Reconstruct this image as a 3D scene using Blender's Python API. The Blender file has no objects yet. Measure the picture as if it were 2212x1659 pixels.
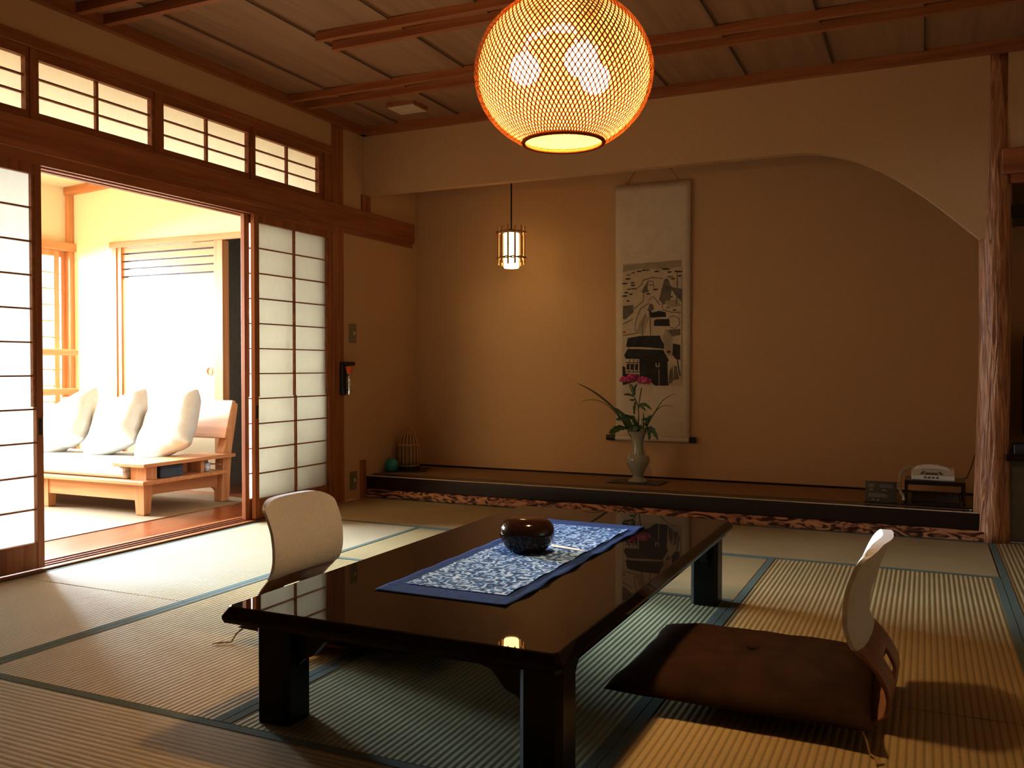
import bpy, math, random
from mathutils import Vector, Matrix, noise
random.seed(7)
PI = math.pi
C = bpy.context.scene.collection
ORG = {}          # world position of every parent's origin

# ------------------------------------------------------------------ helpers
class MB:
    def __init__(s): s.v = []; s.f = []; s.mi = []; s.cur = 0
    def add(s, vs, fs):
        b = len(s.v); s.v += [tuple(v) for v in vs]
        for f in fs: s.f.append([i + b for i in f]); s.mi.append(s.cur)
        return s
    def box(s, x0, x1, y0, y1, z0, z1, c=0.0):
        x0, x1 = min(x0, x1), max(x0, x1); y0, y1 = min(y0, y1), max(y0, y1); z0, z1 = min(z0, z1), max(z0, z1)
        if c <= 0:
            return s.add([(x0,y0,z0),(x1,y0,z0),(x1,y1,z0),(x0,y1,z0),(x0,y0,z1),(x1,y0,z1),(x1,y1,z1),(x0,y1,z1)],
                     [(0,3,2,1),(4,5,6,7),(0,1,5,4),(1,2,6,5),(2,3,7,6),(3,0,4,7)])
        c = min(c, (x1-x0)*.45, (y1-y0)*.45, (z1-z0)*.45)
        def ring(z, d): return [(x0+d,y0+c,z),(x0+c,y0+d,z),(x1-c,y0+d,z),(x1-d,y0+c,z),(x1-d,y1-c,z),(x1-c,y1-d,z),(x0+c,y1-d,z),(x0+d,y1-c,z)]
        def ring_in(z): return [(x0+c,y0+2*c,z),(x0+2*c,y0+c,z),(x1-2*c,y0+c,z),(x1-c,y0+2*c,z),(x1-c,y1-2*c,z),(x1-2*c,y1-c,z),(x0+2*c,y1-c,z),(x0+c,y1-2*c,z)]
        rs = [ring_in(z0), ring(z0+c,0), ring(z1-c,0), ring_in(z1)]
        vs = sum(rs, []); fs = [tuple(reversed(range(8))), tuple(range(24,32))]
        for k in range(3):
            for i in range(8):
                j = (i+1) % 8; fs.append((k*8+i, k*8+j, (k+1)*8+j, (k+1)*8+i))
        return s.add(vs, fs)
    def loft(s, rings, close=True, cap0=True, cap1=True):
        n = len(rings[0]); vs = [p for r in rings for p in r]; fs = []
        for k in range(len(rings)-1):
            for i in range(n if close else n-1):
                j = (i+1) % n; fs.append((k*n+i, k*n+j, (k+1)*n+j, (k+1)*n+i))
        if close and cap0: fs.append(tuple(reversed(range(n))))
        if close and cap1: fs.append(tuple(range((len(rings)-1)*n, len(rings)*n)))
        return s.add(vs, fs)
    def lathe(s, prof, n=32, c=(0,0,0), caps=True):
        return s.loft([[(c[0]+r*math.cos(2*PI*i/n), c[1]+r*math.sin(2*PI*i/n), c[2]+z) for i in range(n)] for r, z in prof], True, caps, caps)
    def tube(s, pts, r, n=8):
        pts = [Vector(p) for p in pts]; rr = r if isinstance(r, (list, tuple)) else [r]*len(pts); rings = []; up = None
        for k, p in enumerate(pts):
            t = (pts[min(k+1, len(pts)-1)] - pts[max(k-1, 0)]).normalized()
            if up is None: up = Vector((0,0,1)) if abs(t.z) < .9 else Vector((1,0,0))
            a = t.cross(up)
            a = a.normalized() if a.length > 1e-5 else Vector((1,0,0))
            b = a.cross(t).normalized(); up = b
            rings.append([p + (a*math.cos(2*PI*i/n) + b*math.sin(2*PI*i/n))*rr[k] for i in range(n)])
        return s.loft(rings)
    def prism(s, poly, axis, a, b):
        def P(u, v, w): return {'x': (w,u,v), 'y': (u,w,v), 'z': (u,v,w)}[axis]
        n = len(poly); vs = [P(u,v,a) for u,v in poly] + [P(u,v,b) for u,v in poly]
        fs = [tuple(range(n)), tuple(reversed(range(n, 2*n)))] + [(i, i+n, (i+1)%n+n, (i+1)%n) for i in range(n)]
        return s.add(vs, fs)
    def grid(s, fn, nu, nv, skip=None):
        vs = [fn(i/nu, j/nv) for j in range(nv+1) for i in range(nu+1)]
        fs = [(j*(nu+1)+i, j*(nu+1)+i+1, (j+1)*(nu+1)+i+1, (j+1)*(nu+1)+i) for j in range(nv) for i in range(nu) if not (skip and skip(i, j))]
        return s.add(vs, fs)
    def build(s, name, mat, parent=None, smooth=False, bevel=0, loc=None, local=False, solid=0, sub=0, rot=None, offset=0, recalc=True):
        me = bpy.data.meshes.new(name); o = bpy.data.objects.new(name, me); C.objects.link(o)
        if parent is not None:
            org = ORG[parent.name]; o.parent = parent; ORG[o.name] = org
        else:
            org = Vector(loc) if loc is not None else (sum((Vector(v) for v in s.v), Vector())/len(s.v) if not local else Vector())
            o.location = org; ORG[o.name] = org
        if local: org = Vector((0,0,0))
        me.from_pydata([tuple(Vector(v)-org) for v in s.v], [], s.f)
        for m in (mat if isinstance(mat, (list, tuple)) else [mat]): me.materials.append(m)
        for p, i in zip(me.polygons, s.mi): p.material_index = i
        if recalc:
            import bmesh
            bm = bmesh.new(); bm.from_mesh(me); bmesh.ops.recalc_face_normals(bm, faces=bm.faces); bm.to_mesh(me); bm.free()
        if smooth:
            for p in me.polygons: p.use_smooth = True
            if smooth == 'auto':
                try: me.set_sharp_from_angle(angle=math.radians(40))
                except Exception: pass
        if solid:
            m = o.modifiers.new('thickness', 'SOLIDIFY'); m.thickness = solid; m.offset = offset
        if sub:
            m = o.modifiers.new('smooth', 'SUBSURF'); m.levels = m.render_levels = sub
        if bevel:
            m = o.modifiers.new('bevel', 'BEVEL'); m.width = bevel; m.segments = 2; m.limit_method = 'ANGLE'; m.angle_limit = math.radians(35)
        if rot is not None: o.rotation_euler = rot
        return o

def empty(name, loc, label, cat, group=None, rot=(0,0,0), kind=None):
    o = bpy.data.objects.new(name, None); C.objects.link(o); o.location = loc; o.rotation_euler = rot
    o.empty_display_size = .1
    ORG[o.name] = Vector(loc); return tag(o, label, cat, group, kind)
def tag(o, label, cat=None, group=None, kind=None):
    o['label'] = label
    if cat: o['category'] = cat
    if group: o['group'] = group
    if kind: o['kind'] = kind
    return o
def struct(name, mb, mat, label=None, **k):
    o = mb.build(name, mat, **k); o['kind'] = 'structure'
    if label: o['label'] = label
    return o
def copy_tree(o, parent=None):
    c = o.copy(); C.objects.link(c)
    if parent is not None: c.parent = parent
    ORG[c.name] = ORG[o.name]
    for ch in list(o.children): copy_tree(ch, c)
    return c

# ------------------------------------------------------------------ materials
def newmat(name):
    m = bpy.data.materials.new(name); m.use_nodes = True; nt = m.node_tree; nt.nodes.clear()
    out = nt.nodes.new('ShaderNodeOutputMaterial'); b = nt.nodes.new('ShaderNodeBsdfPrincipled')
    nt.links.new(b.outputs[0], out.inputs[0]); return m, nt, b, out
def nd(nt, t, **k):
    n = nt.nodes.new(t)
    for a, v in k.items():
        if a in n.inputs.keys(): n.inputs[a].default_value = v
        else: setattr(n, a, v)
    return n
def ramp(nt, fac, stops):
    r = nt.nodes.new('ShaderNodeValToRGB'); e = r.color_ramp.elements
    while len(e) < len(stops): e.new(.5)
    for i, (p, c) in enumerate(stops): e[i].position = p; e[i].color = (*c, 1)
    nt.links.new(fac, r.inputs[0]); return r.outputs[0]
def coords(nt, scale=(1,1,1), loc=(0,0,0), kind='Object'):
    t = nt.nodes.new('ShaderNodeTexCoord'); m = nt.nodes.new('ShaderNodeMapping')
    m.inputs['Scale'].default_value = scale; m.inputs['Location'].default_value = loc
    nt.links.new(t.outputs[kind], m.inputs[0]); return m.outputs[0]
def bump(nt, b, h, strength, dist):
    n = nd(nt, 'ShaderNodeBump', Strength=strength, Distance=dist); nt.links.new(h, n.inputs['Height']); nt.links.new(n.outputs[0], b.inputs['Normal'])
def plain(name, col, rough=.6, metal=0, var=.12, scale=30, coat=0, bmp=.05, spec=.5, sheen=0):
    m, nt, b, out = newmat(name); b.inputs['Roughness'].default_value = rough; b.inputs['Metallic'].default_value = metal
    b.inputs['Specular IOR Level'].default_value = spec; b.inputs['Coat Weight'].default_value = coat; b.inputs['Coat Roughness'].default_value = .05
    b.inputs['Sheen Weight'].default_value = sheen
    n = nd(nt, 'ShaderNodeTexNoise', Scale=scale, Detail=4.0); nt.links.new(coords(nt), n.inputs[0])
    lo = tuple(c*(1-var) for c in col); hi = tuple(min(1, c*(1+var)) for c in col)
    nt.links.new(ramp(nt, n.outputs[0], [(.3, lo), (.7, hi)]), b.inputs['Base Color'])
    if bmp: bump(nt, b, n.outputs[0], bmp, .01)
    return m
def wood(name, c1, c2, axis='y', rough=.5, k=1.0, coat=0, bmp=.08, spec=.4):
    m, nt, b, out = newmat(name); b.inputs['Roughness'].default_value = rough; b.inputs['Specular IOR Level'].default_value = spec
    b.inputs['Coat Weight'].default_value = coat; b.inputs['Coat Roughness'].default_value = .12
    sc = {'x': (1.2,26,26), 'y': (26,1.2,26), 'z': (26,26,1.2)}[axis]
    co = coords(nt, tuple(a*k for a in sc))
    n = nd(nt, 'ShaderNodeTexNoise', Scale=1.0, Detail=5.0, Distortion=.6); nt.links.new(co, n.inputs[0])
    n2 = nd(nt, 'ShaderNodeTexNoise', Scale=4.0, Detail=3.0); nt.links.new(co, n2.inputs[0])
    mx = nd(nt, 'ShaderNodeMath', operation='MULTIPLY_ADD'); nt.links.new(n2.outputs[0], mx.inputs[0]); mx.inputs[1].default_value = .35; nt.links.new(n.outputs[0], mx.inputs[2])
    nt.links.new(ramp(nt, mx.outputs[0], [(.45, c1), (.85, c2)]), b.inputs['Base Color'])
    bump(nt, b, n2.outputs[0], bmp, .004); return m
def tatami(name, axis, seed, ca=(.50,.385,.20), cb=(.60,.475,.27)):
    """ribs run along AXIS"""
    m, nt, b, out = newmat(name); b.inputs['Roughness'].default_value = .52; b.inputs['Specular IOR Level'].default_value = .4
    t = nt.nodes.new('ShaderNodeTexCoord'); sp = nt.nodes.new('ShaderNodeSeparateXYZ'); nt.links.new(t.outputs['Object'], sp.inputs[0])
    a = nd(nt, 'ShaderNodeMath', operation='MULTIPLY'); nt.links.new(sp.outputs[0 if axis == 'y' else 1], a.inputs[0]); a.inputs[1].default_value = PI/.0192
    s = nd(nt, 'ShaderNodeMath', operation='SINE'); nt.links.new(a.outputs[0], s.inputs[0])
    ab = nd(nt, 'ShaderNodeMath', operation='ABSOLUTE'); nt.links.new(s.outputs[0], ab.inputs[0])
    pw = nd(nt, 'ShaderNodeMath', operation='POWER'); nt.links.new(ab.outputs[0], pw.inputs[0]); pw.inputs[1].default_value = 1.6
    f = nd(nt, 'ShaderNodeTexNoise', Scale=1.0, Detail=3.0); nt.links.new(coords(nt, (60,600,1) if axis == 'y' else (600,60,1), (seed,seed*2,0)), f.inputs[0])
    g = nd(nt, 'ShaderNodeTexNoise', Scale=2.2, Detail=3.0); nt.links.new(coords(nt, (1,1,1), (seed*3,seed,0)), g.inputs[0])
    base = ramp(nt, g.outputs[0], [(.3, ca), (.7, cb)])
    mx = nd(nt, 'ShaderNodeMix', data_type='RGBA', blend_type='MULTIPLY'); mx.inputs[0].default_value = 1
    nt.links.new(base, mx.inputs[6]); nt.links.new(ramp(nt, pw.outputs[0], [(.0, (.60,.56,.48)), (.6, (1,1,1))]), mx.inputs[7])
    mx2 = nd(nt, 'ShaderNodeMix', data_type='RGBA', blend_type='MULTIPLY'); mx2.inputs[0].default_value = 1
    nt.links.new(mx.outputs[2], mx2.inputs[6]); nt.links.new(ramp(nt, f.outputs[0], [(.3, (.78,.76,.7)), (.65, (1.05,1.05,1.05))]), mx2.inputs[7])
    nt.links.new(mx2.outputs[2], b.inputs['Base Color'])
    ad = nd(nt, 'ShaderNodeMath', operation='MULTIPLY_ADD'); nt.links.new(f.outputs[0], ad.inputs[0]); ad.inputs[1].default_value = .15; nt.links.new(pw.outputs[0], ad.inputs[2])
    bump(nt, b, ad.outputs[0], .3, .004); return m
def emit(name, col, strength):
    m = bpy.data.materials.new(name); m.use_nodes = True; nt = m.node_tree; nt.nodes.clear()
    out = nt.nodes.new('ShaderNodeOutputMaterial'); e = nd(nt, 'ShaderNodeEmission', Strength=strength); e.inputs[0].default_value = (*col, 1)
    nt.links.new(e.outputs[0], out.inputs[0]); return m
def paper(name, col, trans=.75, k=.66):
    m = bpy.data.materials.new(name); m.use_nodes = True; nt = m.node_tree; nt.nodes.clear()
    out = nt.nodes.new('ShaderNodeOutputMaterial'); d = nt.nodes.new('ShaderNodeBsdfDiffuse'); t = nt.nodes.new('ShaderNodeBsdfTranslucent'); x = nt.nodes.new('ShaderNodeMixShader')
    n = nd(nt, 'ShaderNodeTexNoise', Scale=40.0, Detail=5.0); nt.links.new(coords(nt, (1,1,.4)), n.inputs[0])
    c = ramp(nt, n.outputs[0], [(.3, tuple(a*.96 for a in col)), (.7, col)])
    mm = nd(nt, 'ShaderNodeMix', data_type='RGBA', blend_type='MULTIPLY'); mm.inputs[0].default_value = 1; mm.inputs[7].default_value = (k,k*.96,k*.89,1); nt.links.new(c, mm.inputs[6])
    nt.links.new(c, d.inputs[0]); nt.links.new(mm.outputs[2], t.inputs[0]); x.inputs[0].default_value = trans
    nt.links.new(d.outputs[0], x.inputs[1]); nt.links.new(t.outputs[0], x.inputs[2]); nt.links.new(x.outputs[0], out.inputs[0]); return m
def scrim(name, col, clear, trans):
    m = bpy.data.materials.new(name); m.use_nodes = True; nt = m.node_tree; nt.nodes.clear()
    out = nt.nodes.new('ShaderNodeOutputMaterial'); d = nt.nodes.new('ShaderNodeBsdfDiffuse'); t = nt.nodes.new('ShaderNodeBsdfTranslucent'); x = nt.nodes.new('ShaderNodeMixShader')
    y = nt.nodes.new('ShaderNodeMixShader'); c = nt.nodes.new('ShaderNodeBsdfTransparent')
    n = nd(nt, 'ShaderNodeTexNoise', Scale=60.0, Detail=3.0); nt.links.new(coords(nt), n.inputs[0])
    cc = ramp(nt, n.outputs[0], [(.3, tuple(a*.85 for a in col)), (.7, col)])
    nt.links.new(cc, d.inputs[0]); nt.links.new(cc, t.inputs[0]); x.inputs[0].default_value = trans; y.inputs[0].default_value = clear
    nt.links.new(d.outputs[0], x.inputs[1]); nt.links.new(t.outputs[0], x.inputs[2]); nt.links.new(x.outputs[0], y.inputs[1]); nt.links.new(c.outputs[0], y.inputs[2]); nt.links.new(y.outputs[0], out.inputs[0]); return m

M = {}
WA, WB = (.25,.072,.020), (.42,.155,.050)
for ax in 'xyz':
    M['wood_'+ax] = wood('cedar_'+ax, WA, WB, ax, .5)
    M['light_'+ax] = wood('sunlit_wood_'+ax, (.50,.215,.082), (.65,.335,.15), ax, .45)  # veranda wood: room timber with sunlight put into its paler colour
    M['bamboo_'+ax] = wood('bamboo_'+ax, (.42,.22,.07), (.6,.34,.12), ax, .35)
M['plaster'] = plain('clay_plaster', (.60,.385,.20), .92, var=.06, scale=160, bmp=.12, spec=.1)
M['plaster_hall'] = plain('cream_plaster', (.84,.74,.50), .9, var=.04, scale=160, bmp=.1, spec=.1)
M['ceil'] = wood('ceiling_cedar', (.26,.135,.065), (.36,.20,.10), 'y', .65, k=.5)
M['tat_y1'] = tatami('rush_mat_a', 'y', 1.3); M['tat_x1'] = tatami('rush_mat_b', 'x', 2.1)
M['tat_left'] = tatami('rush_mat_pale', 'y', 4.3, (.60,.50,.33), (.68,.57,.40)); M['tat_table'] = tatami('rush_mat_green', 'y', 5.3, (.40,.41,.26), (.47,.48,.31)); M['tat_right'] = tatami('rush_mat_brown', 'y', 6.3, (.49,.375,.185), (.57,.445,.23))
M['heri'] = plain('green_mat_edging', (.13,.17,.14), .8, var=.25, scale=220, bmp=.1)
M['lacquer'] = plain('black_lacquer', (.010,.007,.006), .018, var=.2, coat=.0, bmp=0, spec=.36)
M['lacquer_leg'] = plain('black_lacquer_legs', (.008,.006,.005), .32, var=.2, bmp=0, spec=.25)
M['lacquer_red'] = plain('dark_red_lacquer', (.014,.003,.004), .22, var=.2, coat=.15, bmp=0)
M['bowl'] = plain('brown_black_lacquer', (.022,.008,.005), .10, coat=0, bmp=0, spec=.35)
M['paper'] = paper('shoji_paper', (.93,.92,.88))
M['paper_thin'] = paper('thin_shoji_paper', (.95,.95,.93), .85, .95)
M['paper_cream'] = paper('transom_paper', (.93,.92,.82), .75, .92)
M['scrollpaper'] = plain('scroll_paper', (.66,.56,.42), .9, var=.05, scale=25, bmp=.03)
M['white'] = plain('white_cotton', (.78,.76,.74), .9, var=.05, scale=90, bmp=.12, sheen=.2)
M['linen'] = plain('cream_linen', (.62,.60,.55), .95, var=.10, scale=180, bmp=.25)
M['brown'] = plain('brown_velvet', (.040,.016,.005), .9, var=.3, scale=14, bmp=.05, spec=.15)
M['shell'] = wood('bent_beech', (.30,.13,.06), (.44,.22,.11), 'z', .35, k=.6)
M['black'] = plain('black_plastic', (.012,.012,.012), .35, bmp=0)
M['dark'] = plain('charcoal_board', (.03,.03,.032), .4, bmp=.02)
M['navy'] = plain('navy_cotton', (.003,.030,.16), .9, var=.35, scale=60, bmp=.2)
M['celadon'] = plain('celadon_glaze', (.36,.36,.29), .14, var=.08, scale=18, coat=.5, bmp=0)
M['phone'] = plain('white_phone_plastic', (.75,.74,.70), .35, var=.03, bmp=0)
M['grey'] = plain('grey_plastic', (.10,.10,.11), .4, bmp=0)
M['orange'] = plain('orange_plastic', (.75,.12,.02), .4, bmp=0)
M['chrome'] = plain('chrome', (.8,.8,.8), .15, metal=1, bmp=0)
M['switch'] = plain('olive_switch_plate', (.22,.18,.10), .5, bmp=0)
M['ivory'] = plain('ivory_button', (.6,.55,.42), .4, bmp=0)
M['teal'] = plain('turquoise_glaze', (.02,.27,.29), .3, var=.15, bmp=0)
M['green'] = plain('leaf_green', (.035,.085,.018), .5, var=.4, scale=60)
M['blade'] = plain('blade_green', (.055,.06,.02), .5, var=.3, scale=60)
M['stem'] = plain('stem_green', (.10,.09,.03), .6, var=.3)
M['pink'] = plain('peony_pink', (.78,.05,.27), .6, var=.4, scale=70, sheen=.2)
M['pinklight'] = plain('peony_pale_pink', (.95,.32,.52), .6, var=.3, scale=70)
M['floorwood'] = wood('hall_floor', (.22,.055,.018), (.36,.11,.04), 'y', .28, coat=.3)
M['rug'] = plain('jute_rug', (.33,.23,.13), .95, var=.15, scale=260, bmp=.3)
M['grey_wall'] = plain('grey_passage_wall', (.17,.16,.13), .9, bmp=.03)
M['blueglaze'] = plain('blue_white_glaze', (.55,.62,.70), .15, var=.5, scale=60, bmp=0)
M['bluebox'] = plain('slate_box', (.05,.07,.10), .6, var=.2)
M['tassel'] = plain('straw_tassel', (.42,.29,.13), .9, var=.3)
M['cream_plastic'] = plain('cream_plastic', (.62,.5,.36), .5, bmp=0)
M['rope'] = plain('tan_cord', (.32,.21,.12), .8)
M['tokomat'] = plain('alcove_rush', (.34,.20,.085), .8, var=.12, scale=240, bmp=.15)
M['binder'] = plain('grey_binder', (.11,.09,.07), .6, bmp=.02)
M['marks'] = plain('printed_grey', (.30,.30,.32), .7, bmp=0)
M['bark_trim'] = wood('bark_strip', (.10,.03,.012), (.52,.24,.11), 'x', .6, k=.35)

def pillar_mat():
    m, nt, b, out = newmat('rippled_cedar_log'); b.inputs['Roughness'].default_value = .42
    n = nd(nt, 'ShaderNodeTexNoise', Scale=1.0, Detail=3.0, Distortion=1.2); nt.links.new(coords(nt, (42,42,4.2)), n.inputs[0])
    nt.links.new(ramp(nt, n.outputs[0], [(.32, (.25,.085,.03)), (.5, (.46,.20,.085)), (.68, (.66,.36,.19))]), b.inputs['Base Color'])
    bump(nt, b, n.outputs[0], .8, .02); return m
M['pillar'] = pillar_mat()
def strip_mat():
    m, nt, b, out = newmat('live_edge_strip'); b.inputs['Roughness'].default_value = .45
    n = nd(nt, 'ShaderNodeTexNoise', Scale=1.0, Detail=2.5, Distortion=2.5); nt.links.new(coords(nt, (7,7,22)), n.inputs[0])
    nt.links.new(ramp(nt, n.outputs[0], [(.40, (.045,.012,.006)), (.47, (.17,.06,.025)), (.53, (.50,.23,.11)), (.7, (.62,.33,.18))]), b.inputs['Base Color'])
    bump(nt, b, n.outputs[0], .5, .01); return m
M['strip'] = strip_mat()
def print_mat():
    m, nt, b, out = newmat('indigo_print'); b.inputs['Roughness'].default_value = .9
    co = coords(nt, (1,1.25,1))
    w = nd(nt, 'ShaderNodeTexWave', Scale=8.0, Distortion=13.0, Detail=3.0); w.inputs['Detail Scale'].default_value = 3.2; nt.links.new(co, w.inputs[0])
    n = nd(nt, 'ShaderNodeTexNoise', Scale=26.0, Detail=3.0, Distortion=2.0); nt.links.new(co, n.inputs[0])
    a = nd(nt, 'ShaderNodeMath', operation='MULTIPLY_ADD'); nt.links.new(n.outputs[0], a.inputs[0]); a.inputs[1].default_value = .9; nt.links.new(w.outputs['Fac'], a.inputs[2])
    a2 = nd(nt, 'ShaderNodeMath', operation='MULTIPLY'); nt.links.new(a.outputs[0], a2.inputs[0]); a2.inputs[1].default_value = .62
    nt.links.new(ramp(nt, a2.outputs[0], [(.28, (.012,.03,.10)), (.42, (.04,.12,.36)), (.58, (.07,.20,.52)), (.74, (.16,.34,.68)), (.90, (.42,.56,.80))]), b.inputs['Base Color'])
    r = nt.nodes[-1]; return m
M['print'] = print_mat()
def glass_mat():
    m = bpy.data.materials.new('window_glass'); m.use_nodes = True; nt = m.node_tree; nt.nodes.clear()
    out = nt.nodes.new('ShaderNodeOutputMaterial'); t = nt.nodes.new('ShaderNodeBsdfTransparent'); g = nd(nt, 'ShaderNodeBsdfGlossy', Roughness=.02); x = nt.nodes.new('ShaderNodeMixShader')
    x.inputs[0].default_value = .05; nt.links.new(t.outputs[0], x.inputs[1]); nt.links.new(g.outputs[0], x.inputs[2]); nt.links.new(x.outputs[0], out.inputs[0]); return m
M['glass'] = glass_mat()
M['bulb'] = emit('bulb_glow', (1,.82,.54), 46)
M['lantern_glow'] = emit('lantern_glow', (1,.66,.29), 9)
M['shade'] = scrim('bamboo_strip', (.20,.050,.010), .02, .13)
M['lining'] = scrim('bamboo_lining', (.50,.375,.17), .60, .5)
M['ink'] = plain('ink_black', (.035,.032,.028), .9, var=.35, scale=25, bmp=0)
M['ink2'] = plain('ink_grey', (.16,.13,.095), .9, var=.3, scale=25, bmp=0)
M['ink3'] = plain('ink_wash', (.36,.29,.20), .9, var=.15, scale=25, bmp=0)
M['sheet'] = plain('painting_paper', (.54,.44,.31), .9, var=.08, scale=25, bmp=0)
M['seal'] = plain('red_seal', (.45,.10,.04), .9, bmp=0)

# ------------------------------------------------------------------ measures (metres; camera above the origin)
LW, TY, BY, CZ = -3.605, 5.262, 5.965, 2.60

# ------------------------------------------------------------------ shell
struct('floor', MB().box(-3.70, 3.2, -2.2, 6.3, -.09, -.03), M['floorwood'], 'timber subfloor under the mats')
struct('wall_left', MB().box(LW-.09, LW, -2.2, 1.80, 0, 2.62).box(LW-.09, LW, 1.80, 4.885, 2.387, 2.62).box(LW-.09, LW, 5.0, 6.05, 0, 2.62), M['plaster'], 'tan plastered wall holding the paper screens')
struct('wall_back', MB().box(LW, .42, BY, BY+.09, 0, 2.62), M['plaster'], 'tan plastered back wall of the alcove')
struct('wall_right', MB().box(3.0, 3.09, -2.2, 6.3, 0, 2.62), M['plaster'])
struct('wall_near', MB().box(-3.70, 3.09, -2.29, -2.2, 0, 2.62), M['plaster'])
# arched plaster header over the alcove
arch = [(LW,2.13),(-.70,2.13),(-.62,2.127),(-.53,2.112),(-.44,2.086),(-.35,2.053),(-.24,1.996),(-.12,1.914),(-.01,1.828),(.07,1.757),(.15,1.682),(.25,1.588),(.32,1.588)]
struct('wall_header', MB().prism(arch + [(.32,2.62),(LW,2.62)], 'y', TY, TY+.065), M['plaster'], 'tan plaster header curving down to the log pillar')
struct('wall_alcove_side', MB().box(.345, .385, 5.36, BY, 0, 2.62), M['plaster'])
struct('wall_alcove_top', MB().box(LW, .36, TY+.065, BY, 2.42, 2.46), M['plaster'])
# ceiling boards lapped along y
cb = MB(); x = -3.66; k = 0
edges = [-3.62,-3.30,-2.83,-2.36,-1.89,-1.42,-.955,-.49,-.03,.43,.90,1.36,1.83,2.30,3.05]
for a, b in zip(edges[:-1], edges[1:]):
    cb.add([(a,-2.2,CZ),(b+.012,-2.2,CZ-.010),(b+.012,TY,CZ-.010),(a,TY,CZ),(a,-2.2,CZ+.02),(b+.012,-2.2,CZ+.012),(b+.012,TY,CZ+.012),(a,TY,CZ+.02)],
           [(0,3,2,1),(4,5,6,7),(0,1,5,4),(1,2,6,5),(2,3,7,6),(3,0,4,7)])
struct('ceiling', cb, M['ceil'], 'lapped cedar board ceiling', loc=(-1,2,CZ))
cg = MB()
for e in edges[1:-1]: cg.box(e+.006, e+.0115, -2.2, TY, CZ-.0125, CZ-.009)
struct('trim_ceiling_joint', cg, M['dark'], 'dark joints between the ceiling boards')
struct('ceiling_upper', MB().box(-3.70, 3.1, -2.3, 6.3, 2.64, 2.68), M['ceil'])
# battens in pairs across the ceiling
n = 0
for y, x0 in ((3.662,-2.785),(3.80,-2.785),(4.42,-3.6),(4.58,-3.6),(2.91,-3.6),(3.062,-3.6),(2.25,-2.83),(2.39,-2.83),(1.5,-3.6),(1.65,-3.6),(.75,-3.6),(.9,-3.6)):
    n += 1
    x1 = 3.0
    if abs(y-2.91) < .001 or abs(y-3.062) < .001: x1 = -1.35
    struct('trim_batten_%d' % n, MB().box(x0, x1, y-.017, y+.017, CZ-.048, CZ-.006), M['wood_x'], 'slim wooden ceiling batten')
struct('trim_ceiling_left', MB().box(LW, LW+.038, -2.2, TY, 2.54, CZ+.01), M['wood_y'], 'wooden moulding between the left wall and the ceiling')
struct('trim_ceiling_back', MB().box(LW, 3.0, TY-.055, TY, 2.54, CZ+.01), M['wood_x'], 'wooden moulding between the alcove header and the ceiling')
# left wall timbers
struct('trim_pillar_left', MB().box(LW-.06, LW+.012, 4.885, 5.005, 0, 2.54, .004), M['wood_z'], 'square cedar pillar beside the paper screens')
struct('trim_rail_upper', MB().box(LW-.06, LW+.012, -2.2, 4.885, 2.333, 2.387, .003), M['wood_y'], 'wooden rail above the transom windows')
struct('trim_rail_long', MB().box(LW-.02, LW+.032, -2.2, 5.90, 1.868, 2.012, .004), M['wood_y'], 'long wooden tie rail under the transom windows')
struct('trim_lintel', MB().box(LW-.13, LW+.008, 1.80, 4.885, 1.832, 1.872).box(LW-.13,LW-.10,1.8,4.885,1.822,1.832).box(LW-.075,LW-.045,1.8,4.885,1.822,1.832).box(LW-.012,LW+.008,1.8,4.885,1.822,1.832), M['wood_y'], 'grooved lintel over the sliding screens')
struct('trim_rail_short', MB().box(LW-.02, LW+.010, 5.005, 5.90, 1.832, 1.868), M['wood_y'], 'thin wooden strip under the tie rail')
struct('trim_post_alcove', MB().box(LW-.02, LW+.012, 5.225, 5.33, 2.012, 2.13), M['wood_z'], 'short wooden post between rail and header')
struct('trim_post_low', MB().box(LW-.02, LW+.014, 5.20, 5.262, 0, .265), M['wood_z'], 'short wooden post at the end of the alcove step')
struct('trim_sill', MB().box(LW-.175, LW+.006, 1.80, 4.885, -.03, .010, .002).box(LW-.130,LW-.125,1.8,4.885,.010,.0145).box(LW-.085,LW-.080,1.8,4.885,.010,.0145).box(LW-.045,LW-.04,1.8,4.885,.010,.0145), M['wood_y'], 'grooved wooden sill of the sliding screens')
struct('trim_sill_joint', MB().box(LW-.108,LW-.100,1.8,4.885,.0095,.0115).box(LW-.065,LW-.058,1.8,4.885,.0095,.0115), M['dark'], 'dark grooves in the sill')
struct('trim_jamb', MB().box(LW-.12, LW+.012, 1.80, 1.90, 0, 2.387), M['wood_z'])

# transom windows
rows_t = [2.055, 2.1335, 2.212, 2.292]
def transom(i, y0, y1, fy0, fy1, lab):
    w = empty('window_%d' % i, (LW-.02, (y0+y1)/2, 2.05), lab, 'window', kind='structure')
    f = MB().box(LW-.035, LW-.004, fy0, y0, 2.012, 2.333).box(LW-.035, LW-.004, y1, fy1, 2.012, 2.333).box(LW-.035, LW-.004, y0, y1, 2.292, 2.333).box(LW-.035, LW-.004, y0, y1, 2.012, 2.055)
    f.build('frame', M['wood_y'], w)
    l = MB()
    for z in rows_t[1:3]: l.box(LW-.033, LW-.018, y0, y1, z-.004, z+.004)
    ym = (y0+y1)/2; l.box(LW-.033, LW-.016, ym-.007, ym+.007, 2.055, 2.292)
    l.build('lattice', M['wood_y'], w)
    MB().box(LW-.036, LW-.0345, y0-.006, y1+.006, 2.05, 2.297).build('paper_panel', M['paper_cream'], w)
transom(1, 1.95, 2.668, 1.90, 2.684, 'paper transom window cut off at the left edge of the view')
transom(2, 2.732, 3.372, 2.716, 3.386, 'paper transom window above the near edge of the screen opening')
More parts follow.
